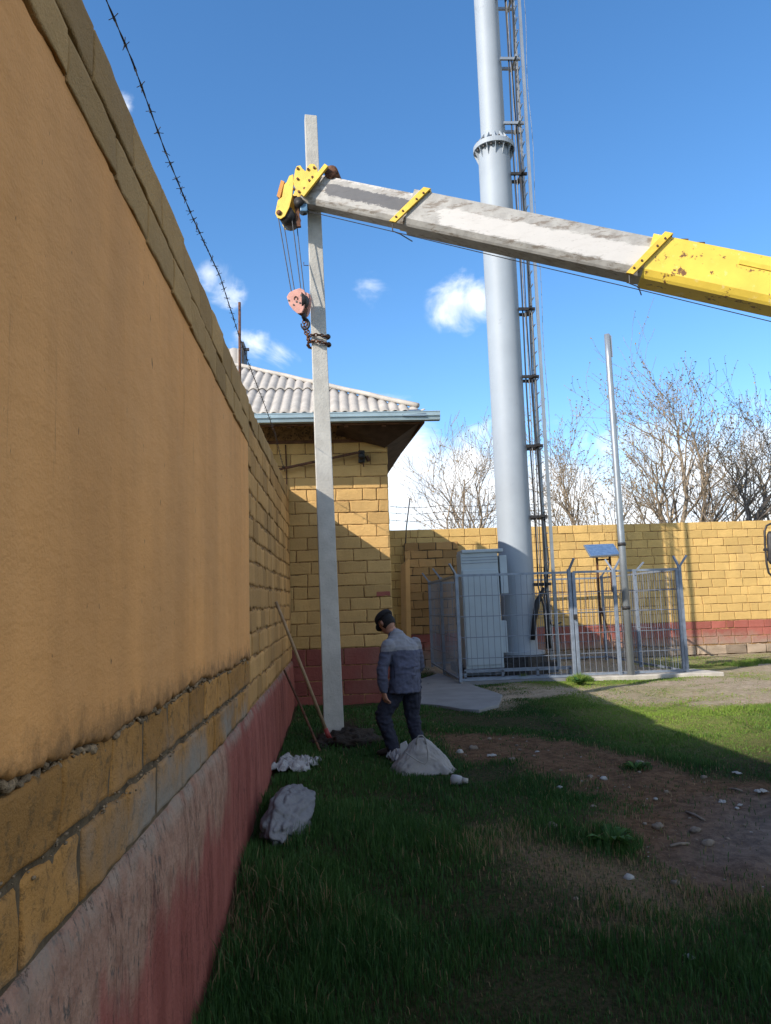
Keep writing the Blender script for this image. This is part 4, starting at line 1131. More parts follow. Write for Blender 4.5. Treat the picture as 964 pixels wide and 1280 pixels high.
mb = MB(); mb.prism([hp_(*q)+bs*.002 for q in ((351.5, 225), (355.5, 227), (350, 247.5), (346, 245))], -bs*.27); mb.build('orange_guard', m_orange, hd)
p = hp_(413, 213); mb = MB(); mb.tube([p-bs*.03, p-bs*.27], .085, 16); mb.build('top_roller', m_rust, hd, True)
for (cx, cy) in ((372.5, 211), (385.5, 212), (393, 210), (372.5, 224), (387, 226), (391, 222), (374, 240), (381, 236), (368, 237)):
    p = hp_(cx, cy); mb = MB(); mb.tube([p-bs*.002, p+bs*.018], .016, 7); mb.build('bolt', m_rust, hd)
mb = MB(); mb.beam(hp_(369, 246, -.1), hp_(374, 284, -.1), .05, .04); mb.tube([hp_(370, 262, -.1), hp_(375, 276, -.12), hp_(373, 284, -.12), hp_(371, 280, -.14)], .016, 6); mb.build('becket', m_rust, hd)
mb = MB(); mb.box(hp_(380, 261, -.1), (.09, .08, .1)); mb.build('limit_switch', m_cabgreen, hd, bevel=.01)
mb = MB(); mb.beam(hp_(374, 248, -.1), hp_(382, 268, -.14), .05, .05); mb.build('switch_bracket', m_dark, hd)
# ropes
for (x0, y0, x1, y1, o0) in ((348, 272, 364.5, 363, -.03), (354, 275, 368.5, 362, -.2), (365, 272, 376.5, 361, -.05), (371, 280, 380.5, 363, -.22)):
    mb = MB(); mb.tube([hp_(x0, y0, o0), at(x1, y1+3, Y=YH1+.04 if o0 > -.1 else YH1+.1)], .0062, 5); mb.build('hoist_rope', m_rope, crane)
rp = [hp_(384, 264, -.1), at(506, 293, Y=8.5), at(640, 325, Y=8.2), at(790, 360, Y=7.9), at(964, 402, Y=7.6)]
rp.append(rp[-1]+(rp[-1]-rp[-2])*2.4)
mb = MB(); mb.tube(rp, .0055, 5); mb.build('luffing_rope', m_rope, crane)
# turret, lift ram and lorry beyond the right edge of the frame
bz = base_pt
mb = MB(); mb.box((bz.x+.1, bz.y, -.05), (1.0, .8, 1.7)); mb.build('turret', m_yellow, crane, bevel=.03)
mb = MB(); mb.tube([(bz.x-.2, bz.y, -.3), tuple(H+bdir*(7.3))], [.11, .09], 12); mb.build('lift_ram', m_dark, crane, True)
cy_ = bz.y+.9
mb = MB(); mb.box((9.0, cy_, -.85), (7.0, 2.3, .18)); mb.box((8.8, cy_, -1.02), (7.6, .8, .2)); mb.build('chassis', m_dark, crane, bevel=.02)
mb = MB(); mb.loft([((6.55, cy_, -.85), (.88, .0, 0), (0, 1.15, 0)), ((6.55, cy_, .0), (.88, 0, 0), (0, 1.15, 0)), ((6.62, cy_, .62), (.74, 0, 0), (0, 1.08, 0)), ((6.64, cy_, .72), (.66, 0, 0), (0, 1.0, 0))], n=32)
cabv = []
mb = MB(); xl, xr_ = 5.75, 7.4
mb.prism([(xl, cy_-1.15, -.9), (xr_, cy_-1.15, -.9), (xr_, cy_-1.15, .7), (xl+.3, cy_-1.15, .7), (xl+.03, cy_-1.15, .0)], (0, 2.3, 0)); mb.build('driver_cab', m_cabgreen, crane, bevel=.05)
mb = MB(); mb.prism([(xl+.055, cy_-1.0, .08), (xl+.27, cy_-.95, .6), (xl+.27, cy_+.95, .6), (xl+.055, cy_+1.0, .08)], (-.012, 0, .006)); mb.build('windscreen', m_glass, crane)
mb = MB(); mb.prism([(xl+.25, cy_-1.153, .05), (xl+.95, cy_-1.153, .05), (xl+.95, cy_-1.153, .58), (xl+.45, cy_-1.153, .58)], (0, -.008, 0)); mb.build('side_window', m_glass, crane)
for x in (6.6, 9.6, 10.9):
    for y in (cy_-1.05, cy_+1.05):
        w_ = MB(); w_.tube([(x, y-.14, -.98), (x, y+.14, -.98)], .48, 24); wh = w_.build('wheel', m_tyre, crane, True, .03)
        w_ = MB(); w_.tube([(x, y-.15, -.98), (x, y+.15, -.98)], .25, 16); w_.build('rim', m_fence, wh)
# rear-view mirror reaching into the right edge of the picture
YM = cy_+.95
mc = at(966, 687, Y=YM); mt = at(962, 656, Y=YM); mbm = at(966, 722, Y=YM)
mb = MB()
loop = [at(*p, Y=YM) for p in ((975, 652), (965, 654), (958.5, 657), (956, 664), (956.3, 680), (958.5, 705), (961, 716), (966, 721), (978, 722))]
mb.tube([Vector((xl+.2, cy_+1.1, .5))] + loop[::1] + [Vector((xl+.15, cy_+1.1, -.05))], .012, 6); mb.build('mirror_arm', m_dark, crane, True)
mb = MB(); mb.loft([(at(968, 664, Y=YM), (.07, 0, 0), (0, .03, 0)), (at(968, 668, Y=YM), (.09, .0, 0), (0, .045, 0)), (at(969, 700, Y=YM), (.09, 0, 0), (0, .045, 0)), (at(969, 705, Y=YM), (.06, 0, 0), (0, .03, 0))], n=12)
mr_ = mb.build('mirror', m_dark, crane, True)
mb = MB(); mb.box(at(957.5, 687, Y=YM), (.05, .03, .03)); mb.build('mirror_clamp', m_dark, crane)

# ------------------------------------------------------------------ trees behind the wall
def tree(base, top_z, limbs, seed, label, bark, r0=.09, budn=1.0, twig=1.0, trunkh=1.6, lean=(0, 0)):
    rr = random.Random(seed)
    t = thing('bare_tree', label, 'tree', base, 'bare trees behind the back wall')
    base = Vector(base); fork = base+Vector((lean[0], lean[1], trunkh))
    mb = MB(); mb.tube([base-Vector((0, 0, .2)), base.lerp(fork, .5)+Vector((.04, 0, 0)), fork], [r0*1.1, r0*.95, r0*.85], 8); mb.build('trunk', bark, t, True)
    br = MB(); bud = br
    def grow(p, d, L, r, lev):
        n = max(3, int(L/.22)); pts = [p]; q = p.copy(); dd = d.copy(); rs = [r]
        for i in range(n):
            dd = (dd+Vector((rr.gauss(0, .13), rr.gauss(0, .13), rr.gauss(.045, .1)))).normalized()
            q = q+dd*(L/n); pts.append(q.copy()); rs.append(max(.0045, r*(1-.72*(i+1)/n)))
        br.tube(pts, rs, 5 if lev < 2 else 4, caps=False)
        if lev >= 2:
            for i in range(1, len(pts)):
                if rr.random() < .55*budn:
                    c = pts[i]+Vector((rr.gauss(0, .02), rr.gauss(0, .02), rr.gauss(0, .02))); s = rr.uniform(.018, .048)
                    a = Vector((rr.gauss(0, 1), rr.gauss(0, 1), rr.gauss(0, 1))).normalized(); b = a.cross(Vector((.3, .5, .8))).normalized()
                    bud.add([c-a*s, c+b*s*.55, c+a*s, c-b*s*.55], [(0, 1, 2, 3)], 1)
        if lev < 4:
            k = (int(3+L*2.1) if lev < 3 else 2)
            k = max(1, int(k*twig))
            for j in range(k):
                i = rr.randint(max(1, int(len(pts)*.18)), len(pts)-1)
                a = rr.random()*2*PI; side = Vector((c_(a), s_(a)*.8, 0)); side = (side-dd*side.dot(dd)).normalized()
                nd = (pts[i]-pts[i-1]).normalized()*rr.uniform(.55, 1.0)+side*rr.uniform(.45, .85)+Vector((0, 0, .2))
                grow(pts[i], nd.normalized(), L*rr.uniform(.36, .6), rs[i]*rr.uniform(.45, .68), lev+1)
    for (dx, dy, L, rf_) in limbs:
        d = Vector((dx, dy, 1)).normalized(); grow(fork+Vector((rr.uniform(-.05, .05), 0, -rr.uniform(0, .3))), d, L, r0*rf_*.92, 1)
    br.build('branches', [bark, m_bud], t, True)
    return t
def tb(px, Y): p = at(px, 660, Y=Y); return (p.x, Y, -1.6)
tree(tb(845, 24), 8, [(-1.05, .1, 4.0, .7), (.85, -.2, 3.9, .7), (-.45, .1, 4.4, .85), (-.15, 0, 5.0, .95), (.12, -.1, 5.0, .9), (.42, .1, 4.6, .8), (-.75, -.1, 3.3, .6), (.0, .2, 4.2, .7)], 3, 'widest bare tree behind the wall, grey branches fanning up with small buds', m_bark, .12, 1.3, 1.02, 2.2)
tree(tb(912, 22), 7, [(.62, .1, 5.0, .9), (.25, 0, 3.6, .7), (.95, 0, 4.0, .7), (-.18, .1, 3.0, .5)], 8, 'dark barked bare tree behind the wall, leaning right at the edge of the photo', m_bark2, .11, 1.0, .98, 2.6, (.1, 0))
tree(tb(742, 25), 6, [(-.45, 0, 3.9, .8), (-.15, .1, 4.2, .8), (.22, 0, 3.6, .7), (-.8, .1, 3.0, .6)], 14, 'loose spreading bare tree behind the wall just right of the mast', m_bark, .085, 1.3, 1.02, 2.2)
tree(tb(604, 24), 6, [(-.55, 0, 3.9, .85), (-.3, .1, 4.0, .8), (-.85, 0, 3.6, .7), (.1, 0, 3.1, .6), (-.12, .1, 3.9, .7)], 21, 'thin bare tree behind the wall between the building and the mast', m_bark, .085, .35, 1.05, 2.0, (-.1, 0))
tree(tb(700, 30), 4, [(-.3, 0, 3.2, .8), (.2, .1, 3.4, .8), (.55, 0, 2.8, .7)], 33, 'low far bare tree showing through the ladder right of the mast', m_bark, .07, .6, .8, 2.4)
tree(tb(985, 26), 6, [(-.3, 0, 4.6, .8), (.2, .1, 4.4, .8), (-.6, 0, 3.4, .7)], 41, 'pale bare tree partly cut off at the right edge behind the wall', m_bark, .09, 1.2, .95, 2.4)

# ------------------------------------------------------------------ the man
MBASE = Vector((.61, 8.0, float(gz(.61, 8.0))+.01))
man = thing('person', 'man in blue grey work jacket and dark cap stepping beside the pole, head bowed', 'person', MBASE)
FW = Vector((-.60, .80, 0)); RT = Vector((.80, .60, 0)); UP = Vector((0, 0, 1))
def mp_(x, y, z): return MBASE+Vector((x, y, z))
def limb(mb, pts, rs, n=14):
    """ellipse-free limb with round ends"""
    P2, R2 = [], []
    for i in range(len(pts)-1):
        for k in range(4):
            f = k/4; P2.append(Vector(pts[i]).lerp(Vector(pts[i+1]), f)); R2.append(rs[i]+(rs[i+1]-rs[i])*f)
    P2.append(Vector(pts[-1])); R2.append(rs[-1])
    mb.tube(P2, R2, n); mb.ball(P2[0], R2[0]*.99, 12, 8); mb.ball(P2[-1], R2[-1]*.99, 12, 8)
hips = mp_(.035, .03, .72); chest = mp_(.035, .07, .98); sh = mp_(.01, .075, 1.115); neck = mp_(-.035, .09, 1.20); headc = mp_(-.125, .15, 1.325)
Ls, Le, Lw = mp_(-.125, -.045, 1.09), mp_(-.20, -.09, .85), mp_(-.19, -.085, .645)
Rs, Re, Rw = mp_(.165, .175, 1.09), mp_(.215, .24, .86), mp_(.10, .33, .70)
Lh, Lk, La = mp_(-.03, .03, .66), mp_(-.205, .03, .395), mp_(-.105, -.03, .085)
Rh, Rk, Ra = mp_(.11, .09, .70), mp_(.105, .12, .385), mp_(.16, .07, .085)
def torso(mb, k=1.):
    rings = []
    for c, w, d in ((mp_(.035, .03, .615), .185, .145), (mp_(.035, .03, .72), .178, .138), (mp_(.045, .03, .84), .172, .13), (chest, .192, .138), (mp_(.022, .07, 1.075), .198, .12), (mp_(.005, .075, 1.135), .165, .095), (mp_(-.012, .08, 1.165), .125, .09), (mp_(-.03, .085, 1.2), .086, .08), (neck+UP*.012, .07, .07)):
        rings.append((c, RT*w*k, FW*d*k))
    mb.loft(rings, n=22)
body = MB()
torso(body, .88)
for a, b, c, r in ((Ls, Le, Lw, (.05, .043, .03)), (Rs, Re, Rw, (.05, .043, .03))): limb(body, [a, b, c], r)
for a, b, c in ((Lh, Lk, La), (Rh, Rk, Ra)): limb(body, [a, b, c], (.075, .055, .038))
limb(body, [sh, neck, headc-Vector((0, 0, .05))], (.06, .056, .055))
fd = (FW*.70-UP*.714).normalized(); fu = (UP*.70+FW*.714).normalized(); fr = RT
Rh_ = Matrix((fr, fd, fu)).transposed()
body.ball(headc, (.073, .093, .112), 18, 14, Rh_)
body.ball(headc+fd*.032-fu*.06, (.052, .06, .055), 12, 10, Rh_)          # jaw
body.ball(headc+fd*.098-fu*.02, (.015, .022, .03), 8, 6, Rh_)            # nose
body.ball(headc+fd*.085-fu*.055, (.026, .012, .014), 8, 6, Rh_)          # lips
body.ball(headc+fd*.078+fu*.02, (.05, .014, .012), 8, 6, Rh_)            # brow
for sg in (-1, 1): body.ball(headc+fr*.074*sg-fd*.005-fu*.01, (.011, .024, .033), 8, 6, Rh_)
# hands with separate fingers
def hand(mb, w, d, palm_n, thumb):
    d = d.normalized(); s = d.cross(palm_n).normalized()
    mb.loft([(w-d*.02, s*.026, palm_n*.02), (w+d*.03, s*.037, palm_n*.017), (w+d*.075, s*.04, palm_n*.015)], n=12)
    for k, (o, L) in enumerate(((-.031, .06), (-.010, .07), (.011, .066), (.031, .052))):
        p = w+d*.065+s*o; e = p+(d*.8+palm_n*.32+s*o*5).normalized()*L*.55
        f = e+(d*.55+palm_n*.7+s*o*3).normalized()*L*.5
        mb.tube([p, e, f], [.0098, .0092, .0078], 8); mb.ball(f, .0078, 8, 6); mb.ball(e, .0094, 8, 6)
    p = w+d*.02+s*thumb*.03; e = p+(d*.5+s*thumb*.75+palm_n*.4).normalized()*.042; f = e+(d*.8+palm_n*.4).normalized()*.034
    mb.tube([p, e, f], [.0135, .0115, .009], 8); mb.ball(f, .009, 8, 6)
hand(body, Lw-UP*.015, Vector((.22, -.02, -1)), Vector((.8, .5, .1)).normalized(), -1)
hand(body, Rw, Vector((-.3, .3, -.8)), Vector((-.6, -.4, -.2)).normalized(), 1)
bo = mesh_obj('body', fuse(body, .0068, 3), m_skin, man)
for sg in (-1, 1):
    e = MB(); e.ball(headc+fd*.083+fr*.03*sg+fu*.005, .011, 8, 6); e.build('eye', m_hair, bo, True)
jk = MB(); torso(jk, 1.0)
for a, b, c in ((Ls, Le, Lw), (Rs, Re, Rw)): limb(jk, [a, a.lerp(b, .5), b, b.lerp(c, .55), c+UP*.02], (.072, .066, .058, .055, .05))
limb(jk, [sh+FW*.01, neck-UP*.005], (.08, .07))
jk.loft([(neck+UP*.0, RT*.078, FW*.078), (neck+UP*.035+FW*.005, RT*.074, FW*.076)], n=20)
# folds
def fold(mb, a, b, r): mb.tube([a, a.lerp(b, .5)+UP*.004, b], [r*.5, r, r*.5], 6)
for k in range(5):
    z = .66+.05*k; fold(jk, mp_(-.08, -.085+.0*k, z), mp_(.06+.03*k, -.085, z+.02*(-1)**k), .016)
for f in (.35, .5, .62, .78): 
    p = Ls.lerp(Le, f*1.3) if f < .6 else Le.lerp(Lw, (f-.5)*1.5); fold(jk, p+Vector((-.05, -.03, .012)), p+Vector((.05, -.04, -.012)), .02)
def wrinkle(me, amp, seed):
    nr = [v.normal.copy() for v in me.vertices]
    for v, n_ in zip(me.vertices, nr):
        p = v.co; q = Vector((p.x*9, p.y*9, p.z*17))
        w = mnoise.noise(q+Vector((seed, 1.7*mnoise.noise(p*5), 0)))
        v.co = p + n_*amp*(.5-1.6*abs(w)+.5*mnoise.noise(p*34))
    me.update(); return me
jm = wrinkle(fuse(jk, .0085, 4), .010, 2.)
jo = mesh_obj('jacket', jm, m_jacket, man)
# pale yoke across the shoulders: its own material on that panel of the jacket, plus dark seams
jo.data.materials.append(m_yoke)
off = MBASE
for p in jo.data.polygons:
    c = p.center
    if c.z > 1.045-.05*abs(c.x-.02) and c.z > 1.035 and (c-Vector((0, .07, c.z))).dot(FW) < .035: p.material_index = 1
sm = MB(); sm.tube([mp_(-.10, -.088, 1.03), mp_(-.085, -.095, .93), mp_(-.075, -.098, .82), mp_(-.07, -.09, .70)], .0045, 5); sm.build('seam', m_trouser, jo)
tr = MB()
tr.loft([(mp_(.035, .035, .60), RT*.14, FW*.115), (hips, RT*.155, FW*.115), (mp_(.035, .03, .80), RT*.145, FW*.105)], n=20)
limb(tr, [Lh, Lh.lerp(Lk, .5), Lk, Lk.lerp(La, .5), La+UP*-.02], (.088, .092, .08, .071, .064)); limb(tr, [Rh, Rh.lerp(Rk, .5), Rk, Rk.lerp(Ra, .5), Ra-UP*.02], (.105, .096, .078, .07, .064))
for k in range(4):
    for (kk, aa) in ((Lk, La), (Rk, Ra)):
        p = kk.lerp(aa, .15+.28*k); fold(tr, p+Vector((-.06, -.035, .01)), p+Vector((.06, -.03, -.015)), .018)
mesh_obj('trousers', wrinkle(fuse(tr, .0085, 4), .014, 7.), m_trouser, man)
for a, d in ((La, Vector((-.9, .35, 0))), (Ra, Vector((-.75, .6, 0)))):
    d = d.normalized(); s2 = Vector((-d.y, d.x, 0)); so_ = MB()
    f0 = Vector((a.x, a.y, MBASE.z))
    so_.loft([(f0-d*.075+UP*.045, s2*.03, UP*.04), (f0-d*.03+UP*.055, s2*.042, UP*.055), (f0+d*.06+UP*.04, s2*.044, UP*.04), (f0+d*.13+UP*.03, s2*.045, UP*.03), (f0+d*.175+UP*.022, s2*.028, UP*.018)], n=14)
    so_.build('shoe', m_shoe, man, True)
hr = MB(); hr.ball(headc-fd*.012-fu*.006, (.079, .09, .1), 16, 12, Rh_)
ho = hr.build('hair', m_hair, man, True)
# keep hair off the face: drop faces in front
import bmesh
bm_ = bmesh.new(); bm_.from_mesh(ho.data)
cc = headc-MBASE
kill = [f for f in bm_.faces if (f.calc_center_median()-cc).dot(fd) > .02 or (f.calc_center_median()-cc).dot(fu) < -.072]
bmesh.ops.delete(bm_, geom=kill, context='FACES'); bm_.to_mesh(ho.data); bm_.free()
cp = MB()
cp.loft([(headc+fu*.046-fd*.004, fr*.088, fd*.106), (headc+fu*.065-fd*.004, fr*.097, fd*.113), (headc+fu*.098, fr*.088, fd*.102), (headc+fu*.115+fd*.008, fr*.05, fd*.06), (headc+fu*.12+fd*.01, fr*.012, fd*.014)], n=24)
cp.loft([(headc+fu*.030+fd*.088, fr*.072, fd*.062-fu*.012), (headc+fu*.044+fd*.085, fr*.072, fd*.062-fu*.012)], n=20)
cp.build('cap', m_cap, man, True)

# ------------------------------------------------------------------ tools leaning on the wall
sv = thing('shovel', 'long wooden handled shovel with a red blade leaning on the left wall', 'shovel', atg(413, 930))
a = at(345, 752, X=xw(8.4)+.02); b = at(411, 921, Y=8.72)
mb = MB(); mid = a.lerp(b, .5)+Vector((.006, 0, -.012)); mb.tube([a, a.lerp(b, .25)+Vector((.003, 0, -.006)), mid, b], [.0165, .0175, .0185, .019], 8); mb.build('handle', m_handle, sv, True)
d = (b-a).normalized(); s2 = d.cross(Vector((0, 1, 0))).normalized(); nrm_ = d.cross(s2)
mb = MB(); mb.tube([b-d*.10, b+d*.03], [.024, .03], 8); bl = []
gridv = []
for i in range(6):
    f = i/5; w = .10*(1-.0*f) if f < .6 else .10*(1-((f-.6)/.4)**2*.75)
    for j in range(7):
        g = (j-3)/3; gridv.append(b+d*(.02+.26*f)+s2*w*g+nrm_*(.035*g*g-.02*f))
fsx = [(i*7+j, i*7+j+1, i*7+j+8, i*7+j+7) for i in range(5) for j in range(6)]
mb.add(gridv, fsx); o = mb.build('blade', m_redpaint, sv, True); so = o.modifiers.new('s', 'SOLIDIFY'); so.thickness = .004
a = at(355.5, 838, X=xw(9.4)+.045); b = atg(405, 944)
mb = MB(); mb.tube([b+Vector((0, 0, -.05)), a.lerp(b, .45)+Vector((0, 0, -.006)), a], [.014, .014, .013], 8)
tag(mb.build('digging_bar', m_rust, None, True), 'dark rusty iron digging bar leaning low on the wall behind the shovel', 'bar')

# dug hole and spoil at the pole's foot
def lump(name, c, r, mat, seed, amp=.25, freq=3., nu=36, nv=20, rot=0., flat=0., crease=0., fine=0.):
    vs, fs = [], []; c = Vector(c); R = Matrix.Rotation(rot, 3, 'Z')
    for i in range(nv+1):
        th = PI*i/nv
        for j in range(nu):
            ph = 2*PI*j/nu; n = Vector((s_(th)*c_(ph), s_(th)*s_(ph), c_(th)))
            k = 1+amp*mnoise.noise(n*freq*.6+Vector((seed, 0, 0)))+amp*.5*mnoise.noise(n*freq*1.7+Vector((seed, 3, 0)))
            if crease: k += crease*(abs(mnoise.noise(n*freq*1.3+Vector((seed, 9, 0))))-.2)
            if fine: k += fine*(mnoise.noise(Vector((n.x*1.5+seed, n.y*9+1.5*mnoise.noise(n*3), n.z*2)))-.6*abs(mnoise.noise(n*7+Vector((seed, 2, 0)))))
            p = R @ Vector((n.x*r[0]*k, n.y*r[1]*k, n.z*r[2]*k))
            vs.append(c+p)
    for i in range(nv):
        for j in range(nu):
            a = i*nu+j; b = i*nu+(j+1) % nu; fs.append((a, a+nu, b+nu, b))
    return raw_obj(name, vs, fs, mat, True)
p = atg(436, 926); p.z -= .04
structure(lump('soil_heap', p, (.36, .42, .15), m_soil_dark, 3, .4, 3.5, 60, 34))
p = atg(408, 930); p.z -= .03
structure(lump('soil_heap', p, (.2, .24, .1), m_soil_dark, 9, .4, 3.5, 44, 24))

# sacks and rags
p = atg(350, 1054); q = atg(372, 1006)
mid = (p+q)/2
o = lump('cement_sack', mid+Vector((0, .0, .05)), (.17, .62, .17), m_grey_sack, 21, .16, 2.2, 110, 70, rot=-.10, crease=.13, fine=.07)
tag(o, 'lumpy grey cement sack lying in the grass along the left wall', 'sack')
# crumpled white sheet
def crumple(name, c, r, mat, seed, h=.12, rot=0., n=26):
    vs, fs = [], []; R = Matrix.Rotation(rot, 3, 'Z')
    for i in range(n):
        for j in range(n):
            x = (i/(n-1)-.5)*2; y = (j/(n-1)-.5)*2
            e = mnoise.noise(Vector((x*2.1+seed, y*2.1, 0)))
            q_ = Vector((x*r[0]*(1+.22*e), y*r[1]*(1+.28*mnoise.noise(Vector((x*2+seed, y*2, 5)))), 0))
            edge = max(abs(x), abs(y))
            z = h*(.45*(1-edge**2)+.9*abs(mnoise.noise(Vector((x*1.9+seed, y*2.3, 8))))+.45*abs(mnoise.noise(Vector((x*5+seed, y*5, 2))))) 
            vs.append(Vector(c)+R @ (q_+Vector((0, 0, z))))
    for i in range(n-1):
        for j in range(n-1): a = i*n+j; fs.append((a, a+1, a+n+1, a+n))
    o = raw_obj(name, vs, fs, mat, False); so = o.modifiers.new('s', 'SOLIDIFY'); so.thickness = .004
    return o
p = atg(369, 961)
tag(crumple('plastic_sheet', p+Vector((0, 0, .01)), (.19, .22), m_cloth, 4, .11, -.3), 'crumpled white plastic sheet heaped on the grass against the left wall', 'plastic sheet')
# white tote sack, slumped to a peak, with a handle loop
p = atg(532, 968)
bag = thing('carrier_sack', 'slumped white woven carrier sack with a handle loop, on the grass behind the man', 'sack', p)
bag['label'] = 'slumped white woven sack with a looped handle on the grass by the man\'s feet'
def bagring(f):
    # ridge rises to a peak near the left third
    return f
n, k = 110, 46; vs, fs = [], []
apx = at(526, 924, Y=p.y+.05)
for i in range(k+1):
    f = i/k
    w = .285*(1-f)**.8+.035*f; dpt = .17*(1-f)**.75+.018
    cx = p.x-.0+(apx.x-p.x)*f**.9; cyy = p.y+.12+.0*f; z = p.z+.0+(apx.z-p.z-.0)*(f**.9)
    for j in range(n):
        a = 2*PI*j/n; sx = math.copysign(abs(c_(a))**.75, c_(a)); sy = math.copysign(abs(s_(a))**.8, s_(a))
        m = 1+.16*mnoise.noise(Vector((c_(a)*1.6, s_(a)*1.6, f*2.2)))+.10*abs(mnoise.noise(Vector((c_(a)*3.5, s_(a)*3.5, f*2.2))))-.10*abs(mnoise.noise(Vector((c_(a)*7+f*3, s_(a)*7, f*5))))+.05*mnoise.noise(Vector((c_(a)*16, s_(a)*16, f*11)))
        vs.append((cx+sx*w*m-(.02*(1-f) if sx < 0 else -.03*(1-f)), cyy+sy*dpt*m, z+.02*mnoise.noise(Vector((c_(a)*3, s_(a)*3, f*5)))*(1-f)))
for i in range(k):
    for j in range(n): a = i*n+j; b = i*n+(j+1) % n; fs.append((a, b, b+n, a+n))
fs.append(tuple(k*n+j for j in range(n))); fs.append(tuple(range(n-1, -1, -1)))
adopt(raw_obj('sack_body', vs, fs, m_sack, True), bag)
mb = MB(); lp = [at(*q_, Y=p.y+.06) for q_ in ((520.5, 931), (521, 924), (524, 919.5), (528, 919.5), (531.5, 923), (533, 931))]
mb.tube(lp, .008, 6); mb.build('handle_loop', m_sack, bag, True)
mb = MB(); lp = [at(*q_, Y=p.y-.12) for q_ in ((533, 931), (535, 940), (535, 951), (531, 955), (522, 951), (512, 944), (506, 940))]
mb.tube(lp, .006, 6); mb.build('handle_loop', m_sack, bag, True)
mb = MB(); pp_ = [at(*q_, Y=p.y+.1) for q_ in ((500, 930), (507, 926.5), (511, 936), (506, 948), (501, 946))]; mb.prism(pp_, (0.01, .03, 0)); mb.build('folded_flap', m_cloth, bag, bevel=.004)
p = atg(497, 952); 
tag(crumple('plastic_bag', p+Vector((.03, .05, .0)), (.1, .1), m_cloth, 15, .12, .4, 16), 'scrap of white plastic bag at the left end of the woven sack', 'plastic bag')
p = atg(571, 982)
bt = thing('crushed_bottle', 'small crushed pale plastic bottle in the grass right of the white sack', 'bottle', p)
mb = MB(); ang = Vector((.75, -.3, -.05)).normalized(); q = p+Vector((-.05, 0, .055))
mb.tube([q, q+ang*.01, q+ang*.05, q+ang*.09, q+ang*.105], [.02, .04, .042, .036, .024], 14); mb.build('bottle_body', m_cloth, bt, True)
mb = MB(); mb.tube([q+ang*.10, q+ang*.13, q+ang*.15], [.028, .022, .022], 10); mb.build('bottle_neck', m_litter, bt, True)

# ------------------------------------------------------------------ stones and litter on the bare patch
def stone(px, py, r, mat, label, seed, name='stone', cat='stone', group='pale stones on the bare soil'):
    p = atg(px, py); o = lump(name, (p.x, p.y, p.z+r*.12), (r*.85, r*.7, r*.5), mat, seed, .35, 2.2, 10, 7)
    return tag(o, label, cat, group)
pts = [(755, 974, .04), (880, 972, .035), (690, 1033, .05), (833, 990, .025), (845, 1105, .035), (786, 1098, .04), (885, 1055, .05), (806, 1030, .02), (742, 1009, .03), (738, 971, .03),
       (672, 941, .035), (612, 924, .03), (646, 932, .02), (685, 940, .03), (800, 955, .05), (700, 985, .03), (870, 1039, .045), (822, 1034, .05), (640, 950, .04), (592, 936, .06), (575, 941, .05), (720, 1124, .02)]
for i, (a, b, r) in enumerate(pts): stone(a, b, r, m_stone if i % 5 else m_litter, 'small pale stone scattered on the brown soil patch', i*1.7)
rs_ = random.Random(5)
for i in range(230):
    px = rs_.uniform(560, 962); py = rs_.uniform(915, 1110); p = atg(px, py)
    so_, dr, gr_, as_, ho_, pa_, su_ = masks(np.array([p.x]), np.array([p.y]))
    if so_[0] < .5: continue
    r = .006+.016*rs_.random()**2.5
    stone(px, py, r, m_litter if rs_.random() < .15 else m_stone, 'tiny pale pebble among the crumbs on the brown soil patch', i*.9, 'pebble', 'pebble', 'pebbles on the bare soil')
for i, (a, b, s, lab) in enumerate(((952, 991, .05, 'crumpled white paper on the soil at the right edge'), (903, 1004, .04, 'small white scrap left of the crumpled paper on the soil'), (921, 968, .04, 'white scrap lying near the edge of the sunlit grass'),
                       (615, 946, .05, 'white plastic scrap on dark soil behind the sack'), (925, 1008, .025, 'tiny white scrap among crumbs beside the grey smear'), (862, 1199, .028, 'white scrap in the near dark grass'))):
    p = atg(a, b); tag(crumple('litter_scrap', p+Vector((0, 0, .005)), (s*.9, s*.55), m_litter, i*3.3, s*.5, i, 9), lab, 'litter')
for (a, b, c, d, lab) in ((858, 1017, 881, 1028, 'long pale stick lying on the brown soil'), (912, 988, 928, 991, 'short white stick near the right edge of the soil'), (838, 1060, 862, 1057, 'thin pale twig on the near edge of the soil patch')):
    p, q = atg(a, b), atg(c, d); mb = MB(); mb.tube([p+Vector((0, 0, .012)), p.lerp(q, .5)+Vector((0, 0, .02)), q+Vector((0, 0, .012))], .009, 6); tag(mb.build('stick', m_stone, None, True), lab, 'stick')

# ------------------------------------------------------------------ grass
def blades(x, y, h, w, tint, dry, rng, lean=.5):
    n = len(x); z = gz(x, y)
    ang = rng.random(n)*2*PI; dirx, diry = np.cos(ang), np.sin(ang)
    la = rng.random(n)*2*PI; lm = rng.random(n)**1.3*lean*h
    lx, ly = np.cos(la)*lm, np.sin(la)*lm
    V = np.zeros((n, 5, 3)); hw = w/2
    V[:, 0] = np.stack([x-dirx*hw, y-diry*hw, z-.012], -1); V[:, 1] = np.stack([x+dirx*hw, y+diry*hw, z-.012], -1)
    mx, my, mz = x+lx*.35, y+ly*.35, z+h*.58
    V[:, 2] = np.stack([mx-dirx*hw*.8, my-diry*hw*.8, mz], -1); V[:, 3] = np.stack([mx+dirx*hw*.8, my+diry*hw*.8, mz], -1)
    V[:, 4] = np.stack([x+lx, y+ly, z+h*(1-.25*lm/np.maximum(h, 1e-4))], -1)
    return V
